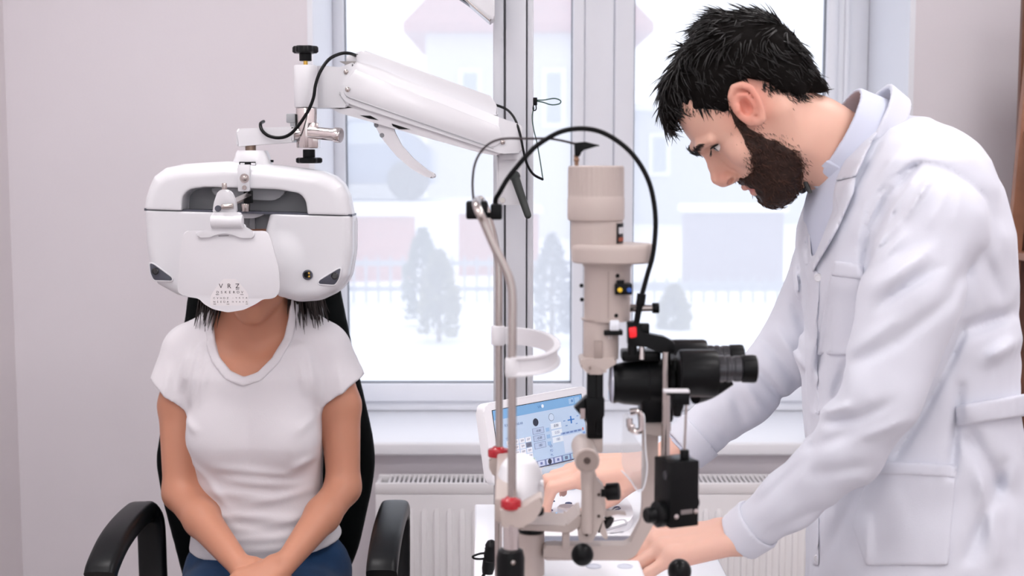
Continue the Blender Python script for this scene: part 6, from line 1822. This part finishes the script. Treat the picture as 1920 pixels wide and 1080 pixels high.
# ------ lab coat
ROWS = np.array([  # v, left, right, half depth
    (225, 1668, 1722, 90), (245, 1618, 1752, 150), (270, 1588, 1786, 205), (300, 1562, 1818, 245), (350, 1536, 1848, 268), (430, 1508, 1872, 276), (520, 1500, 1886, 270), (640, 1512, 1892, 255),
    (770, 1522, 1902, 248), (900, 1530, 1920, 258), (1080, 1540, 1948, 276), (1300, 1536, 1980, 296), (1780, 1520, 2010, 320)], f32)
SL_N = [(1690, 372, -150), qm(1752, 420, -232), qm(1712, 560, -276), qm(1662, 745, -290), qm(1598, 850, -262), qm(1490, 950, -208), qm(1402, 1018, -165)]
SR_N = [72, 86, 81, 71, 62, 50, 41]
SL_F = [(1660, 372, 150), qm(1575, 430, 222), qm(1535, 560, 245), qm(1482, 668, 250), qm(1400, 750, 238), qm(1292, 846, 225)]
SR_F = [70, 76, 70, 66, 60, 47]
SEAM = [(1615, 470), (1622, 420), (1634, 380), (1668, 338), (1700, 316), (1730, 307), (1762, 312), (1790, 326), (1820, 346), (1850, 372)]
CF = [(SEAM[i], SEAM[i + 1], 4.5, 2.2) for i in range(len(SEAM) - 1)] + [
    ((1722, 320), (1664, 410), 6, -3.5), ((1746, 322), (1702, 405), 6, -3.5), ((1700, 334), (1648, 425), 6, 3), ((1735, 335), (1685, 415), 5, 3), ((1692, 405), (1632, 478), 7, -4.5), ((1680, 440), (1630, 500), 6, 3.5), ((1752, 462), (1640, 536), 8, -4), ((1770, 500), (1660, 566), 7, 3.5), ((1770, 335), (1752, 400), 6, 2.5), ((1800, 345), (1790, 420), 8, -2.5),
    ((1656, 240), (1600, 360), 7, 3), ((1700, 260), (1640, 340), 9, -2.5),
    # creases: a, b, width, amplitude (+ sinks)
    ((1722, 306), (1668, 360), 9, 5), ((1668, 360), (1634, 430), 9, 6), ((1634, 430), (1622, 505), 8, 7),
    ((1745, 330), (1700, 400), 9, -5), ((1700, 350), (1660, 450), 8, 4), ((1775, 345), (1745, 420), 10, -4), ((1742, 478), (1640, 548), 12, -6), ((1750, 500), (1650, 580), 10, 5), ((1790, 560), (1690, 640), 14, 5),
    ((1700, 440), (1640, 490), 9, -5), ((1690, 600), (1600, 660), 12, -4), ((1700, 640), (1590, 690), 12, 4),
    ((1602, 766), (1540, 780), 10, -6), ((1610, 790), (1560, 800), 9, 6), ((1680, 760), (1600, 800), 12, 5), ((1720, 790), (1620, 830), 10, -4), ((1600, 820), (1520, 850), 12, 5), ((1640, 880), (1540, 900), 14, 4), ((1520, 870), (1430, 960), 10, 4), ((1560, 960), (1460, 1010), 12, 4), ((1590, 700), (1572, 760), 10, 5),
    ((1440, 640), (1500, 720), 10, 6), ((1420, 690), (1480, 760), 8, 7), ((1460, 620), (1510, 690), 9, -5), ((1400, 720), (1440, 780), 9, -5), ((1490, 560), (1520, 640), 10, 6), ((1380, 740), (1400, 800), 10, 4), ((1330, 790), (1380, 840), 9, 3),
    ((1810, 730), (1800, 900), 10, 7), ((1820, 620), (1900, 590), 16, 7), ((1860, 680), (1915, 640), 16, -6), ((1820, 800), (1900, 940), 16, 7), ((1850, 860), (1890, 1060), 16, -6), ((1900, 880), (1840, 1060), 14, 6), ((1780, 560), (1830, 480), 14, 5), ((1850, 480), (1880, 560), 14, 4),
    ((1818, 610), (1784, 695), 9, 5), ((1784, 695), (1738, 786), 9, 5), ((1738, 786), (1690, 868), 9, 5),
    ((1545, 640), (1530, 900), 12, 4), ((1560, 560), (1540, 700), 8, 4), ((1620, 930), (1560, 1070), 16, 4), ((1640, 990), (1640, 1075), 12, -4), ((1500, 470), (1512, 600), 7, 5), ((1513, 430), (1520, 520), 6, 5)]
def coat_folds(P):
    px, py = seen(P)
    r = np.zeros(len(P), f32)
    for a, b_, w_, am in CF:
        m = 2.6 * w_
        s_ = np.where((px > min(a[0], b_[0]) - m) & (px < max(a[0], b_[0]) + m) & (py > min(a[1], b_[1]) - m) & (py < max(a[1], b_[1]) + m))[0]
        if len(s_) == 0: continue
        dd, t = d_seg2(px[s_], py[s_], a, b_)
        r[s_] += am * np.exp(-(dd / w_) ** 2) * np.sin(np.pi * np.clip(t * .9 + .05, 0, 1)) ** .5
    return r
def coat_base(P):
    v = P[:, 1]
    L = np.interp(v, ROWS[:, 0], ROWS[:, 1]); R = np.interp(v, ROWS[:, 0], ROWS[:, 2]); Bd = np.interp(v, ROWS[:, 0], ROWS[:, 3])
    a = (R - L) / 2; c = (R + L) / 2
    x = np.abs(P[:, 0] - c) / a; z = np.abs(P[:, 2]) / Bd
    d = ((x ** 2.2 + z ** 2.2) ** (1 / 2.2) - 1) * np.minimum(a, Bd) * .85
    d = np.maximum(d, np.maximum(225 - v, v - 1780))
    # shoulder yoke
    d = smin(d, d_chain(P, [(1690, 300, 0), (1720, 318, -120), (1716, 352, -190)], [74, 72, 66], 16), 26)
    d = smin(d, d_chain(P, [(1690, 300, 0), (1690, 330, 120), (1660, 370, 190)], [74, 72, 66], 16), 26)
    return d
def sleeves(P):
    s1 = d_chain(P, SL_N, SR_N, 22)
    a, b_ = np.array(SL_N[-2]), np.array(SL_N[-1]); ax = (b_ - a) / np.linalg.norm(b_ - a)
    s1 = smax(s1, (P - v_(b_)) @ v_(ax) - 6, 3)
    s2 = d_chain(P, SL_F, SR_F, 22)
    a, b_ = np.array(SL_F[-2]), np.array(SL_F[-1]); ax = (b_ - a) / np.linalg.norm(b_ - a)
    s2 = smax(s2, (P - v_(b_)) @ v_(ax) - 6, 3)
    # openings of the sleeves
    for S_, R_2 in ((SL_N, SR_N[-1] - 6), (SL_F, SR_F[-1] - 7)):
        a, b_ = np.array(S_[-2]), np.array(S_[-1]); ax = (b_ - a) / np.linalg.norm(b_ - a)
        op = d_cap(P, b_ - ax * 24, b_ + ax * 60, R_2, R_2 + 4)
        if S_ is SL_N: s1 = smax(s1, -op, 3)
        else: s2 = smax(s2, -op, 3)
    return np.minimum(s1, s2)
NA = np.array((.885, .465, 0)); CC = np.array((1610., 252., 0.))
def neck_cyl(P, c, r0, r1, h0, h1, th):
    """shell around the neck axis between h0 and h1"""
    p = P - v_(c); h = p @ v_(NA); rad = np.sqrt(np.maximum((p * p).sum(1) - h * h, 0))
    rr = r0 + (r1 - r0) * np.clip((h - h0) / (h1 - h0), 0, 1)
    return np.maximum(np.abs(rad - rr) - th, np.maximum(h0 - h, h - h1))
FRONT_OPEN = [(1440, 300), (1506, 350), (1552, 372), (1560, 400), (1548, 440), (1530, 500), (1512, 470), (1496, 420), (1470, 380)]
def f_coat(P):
    d = smin(coat_base(P), sleeves(P), 7)
    px, py = seen(P)
    d = d + coat_folds(P) * 2.0 + vnoise(P * v_((.018, .018, .018)), 21) * 3 + vnoise(P * v_((.05, .03, .05)), 22) * 1.1
    # room for the neck and the shirt front
    p = P - v_((1554, 252, 0)); h = p @ v_(NA); rad = np.sqrt(np.maximum((p * p).sum(1) - h * h, 0))
    d = smax(d, -np.maximum(rad - 96, h - 92), 5)
    sc_ = d_poly2(px, py, [(1506, 330), (1556, 352), (1562, 392), (1540, 452), (1524, 492), (1519, 430), (1508, 372)])
    d = smax(d, -np.maximum(sc_, P[:, 2] - 70), 3)
    return d
V, Fc = isosurface(f_coat, (1180, 205, -370), (2050, 1810, 370), 4.8)
V = relax(V.astype(f32), Fc, 2); W = fd.arr(V); T = (W - W.mean(0)).astype(np.float64)
vol = (T[Fc[:, 0]] * np.cross(T[Fc[:, 1]], T[Fc[:, 2]])).sum()
link('lab_coat', np_mesh('lab_coat', W, Fc if vol > 0 else Fc[:, ::-1]), M_coat, dr)
def torso_cloth(P):
    return coat_base(P) + coat_folds(P) * 2.0 + vnoise(P * v_((.018, .018, .018)), 21) * 3 + vnoise(P * v_((.05, .03, .05)), 22) * 1.1
def patch(name, poly, th, lo, hi, material=None, h=4.2, wlim=-20, base=None, label=None, out=1.0):
    """cloth piece lying on the coat: poly in photo pixels"""
    bf = base or torso_cloth
    def f(P):
        px, py = seen(P); c = bf(P)
        return smax(np.maximum(c - th, -4 - c), np.maximum(d_poly2(px, py, poly), P[:, 2] - wlim), 2.5)
    return iso_obj(name, f, lo, hi, h, fd, material or M_coat, dr, it=1, label=label)
# chest pocket, hip pocket, half belt, cuffs, yoke seam
patch('chest_pocket', [(1566, 489), (1622, 496), (1618, 540), (1606, 670), (1537, 668), (1550, 570)], 4, (1490, 440, -300), (1640, 700, 0))
patch('pocket_welt', [(1566, 489), (1622, 496), (1621, 525), (1561, 518)], 6.5, (1490, 440, -300), (1640, 560, 0))
patch('hip_pocket', [(1668, 872), (1811, 880), (1804, 985), (1800, 1078), (1640, 1078), (1612, 1000), (1630, 930)], 4, (1500, 780, -320), (1800, 1060, 0))
patch('pocket_welt', [(1668, 872), (1811, 880), (1809, 906), (1650, 898)], 6.5, (1500, 780, -320), (1800, 920, 0))
patch('half_belt', [(1803, 766), (1960, 738), (1960, 782), (1806, 806)], 9, (1660, 660, -330), (1960, 780, 60), wlim=60)
patch('lapel', [(1566, 341), (1604, 331), (1600, 362), (1572, 430), (1545, 478), (1526, 512), (1521, 498), (1545, 440), (1571, 396), (1562, 360)], 9, (1480, 310, -290), (1620, 530, 60), wlim=60)
patch('collar_leaf', [(1664, 172), (1692, 212), (1674, 222), (1650, 240), (1634, 262), (1604, 332), (1564, 341), (1588, 286), (1622, 214)], 10, (1500, 130, -230), (1720, 400, 40), wlim=30, base=f_coat)
patch('front_placket', [(1521, 498), (1540, 512), (1538, 640), (1546, 800), (1550, 1078), (1528, 1078), (1520, 780), (1512, 600)], 2.5, (1480, 470, -280), (1560, 1060, 40), wlim=20)
for (u, v) in ((1537, 521), (1548, 1063)):
    ww = surf_w(np.array([(u, v)], float), lambda P: f_coat(np.column_stack([960 + (P[:, 0] - 960) * (1.7 + P[:, 2] * fd.k) / 1.7, 300 + (P[:, 1] - 300) * (1.7 + P[:, 2] * fd.k) / 1.7, P[:, 2]]).astype(f32)), -330, 60, 200)[0]
    if np.isnan(ww): continue
    c = fd.p(*qm(u, v, ww - 6))
    b = MB(); b.lathe([(7.5 / sd_, -.001), (7.5 / sd_, .0012), (6 / sd_, .0022), (5 / sd_, .0014), (0, .0014)], c, (-.45, -.9, 0), 20); bt = b.build('button', mat('button_pearl', (226, 226, 230), .25, coat=.4), dr)
# cuffs and inner shirt cuffs
for S_, R_2, nm in ((SL_N, SR_N, 'cuff'), (SL_F, SR_F, 'cuff')):
    a, b_ = np.array(S_[-2]), np.array(S_[-1]); ax = (b_ - a) / np.linalg.norm(b_ - a)
    def fcf(P, b_=b_, ax=ax, r=R_2[-1], a=a, ra=R_2[-2]):
        p = P - v_(b_); h = p @ v_(ax); rad = np.sqrt(np.maximum((p * p).sum(1) - h * h, 0))
        L = np.linalg.norm(b_ - a); rr = r + (ra - r) * np.clip(-h / L, 0, 1)
        return smax(np.abs(rad - rr - 1.5) - 4, np.abs(h + 16) - 24, 2)
    iso_obj('cuff', fcf, b_ - 100, b_ + 100, 4, fd, M_coat, dr, it=1)
    def fsc(P, b_=b_, ax=ax, r=R_2[-1]):
        p = P - v_(b_); h = p @ v_(ax); rad = np.sqrt(np.maximum((p * p).sum(1) - h * h, 0))
        return smax(np.abs(rad - r + 8) - 2.5, np.abs(h - 2) - 14, 2)
    iso_obj('shirt_cuff', fsc, b_ - 80, b_ + 80, 3.4, fd, M_shirt, dr, it=1)
# coat collar: flared band round the neck with a turned edge
def f_ccol(P):
    d = neck_cyl(P, CC, 101, 92, 0, 46, 5.5)
    px, py = seen(P)
    d = np.maximum(d, -d_poly2(px, py, [(1440, 320), (1560, 345), (1604, 332), (1612, 420), (1500, 520), (1400, 420)]))
    return d + vnoise(P * v_((.02, .02, .02)), 31) * 1.5
iso_obj('coat_collar', f_ccol, (1480, 110, -180), (1760, 440, 180), 3.6, fd, M_coat, dr, it=2)
# shirt: collar and front
def f_scol(P):
    d = neck_cyl(P, (1557, 254, 0), 95, 101, 0, 60, 4.0)
    return d
iso_obj('shirt_collar', f_scol, (1440, 120, -130), (1680, 420, 130), 3.6, fd, M_shirt, dr, it=2)
def f_sfront(P):
    d = d_chain(P, [(1600, 300, 0), (1600, 400, 0), (1612, 620, 0)], [70, 84, 92], 20, 1.6)
    return smax(d, 285 - P[:, 1], 8)
iso_obj('shirt', f_sfront, (1490, 270, -170), (1720, 730, 170), 6, fd, M_shirt, dr, it=2)
# shirt collar wing over the tie and the bow tie
b = MB()
for s_ in (-1, 1):
    b.prism([fd.p(u, v, s_ * w_) for u, v, w_ in ((1510, 338, 20), (1550, 366, 52), (1574, 322, 86), (1532, 300, 84))], Vector((-.004, 0, -.002)), .0008)
b.build('collar_wing', M_shirt, dr)
b = MB()
for s_ in (-1, 1):
    b.prism([fd.p(u, v, s_ * w_) for u, v, w_ in ((1500, 346, 3), (1494, 338, 40), (1504, 362, 46), (1506, 354, 3))], Vector((.006, 0, .001)), .0015)
b.ell(fd.p(1503, 350, 0), (.007, .008, .009)); b.build('bow_tie', mat('black_silk', (16, 17, 20), .35), dr)
# trousers and shoes
fv = lambda z: 300 + (1.5 - z) / 1.7 * 2500
def f_tr(P):
    d = d_ell(P, (1760, 1250, 0), (170, 200, 220))
    for s_, du in ((-1, 30), (1, -20)):
        d = smin(d, d_chain(P, [(1770, 1330, s_ * 110), (1760 + du, 1780, s_ * 115), (1790 + du, fv(.09), s_ * 120)], [130, 92, 74], 20), 20)
    return d
iso_obj('trousers', f_tr, (1540, 1020, -330), (1960, 2420, 330), 11, fd, M_trous, dr)
for s_, du in ((-1, 30), (1, -20)):
    c = fd.p(1790 + du, 0, s_ * 120)
    b = MB(); b.ell((c.x - .06, c.y, .05), (.14, .048, .05)); b.box2((c.x - .2, c.y - .046, 0), (c.x + .08, c.y + .046, .025), .01); b.cyl((c.x + .02, c.y, .04), (c.x + .02, c.y, .16), .044, .046, 18); b.build('shoe', mat('shoe_black', (24, 24, 26), .35), dr)
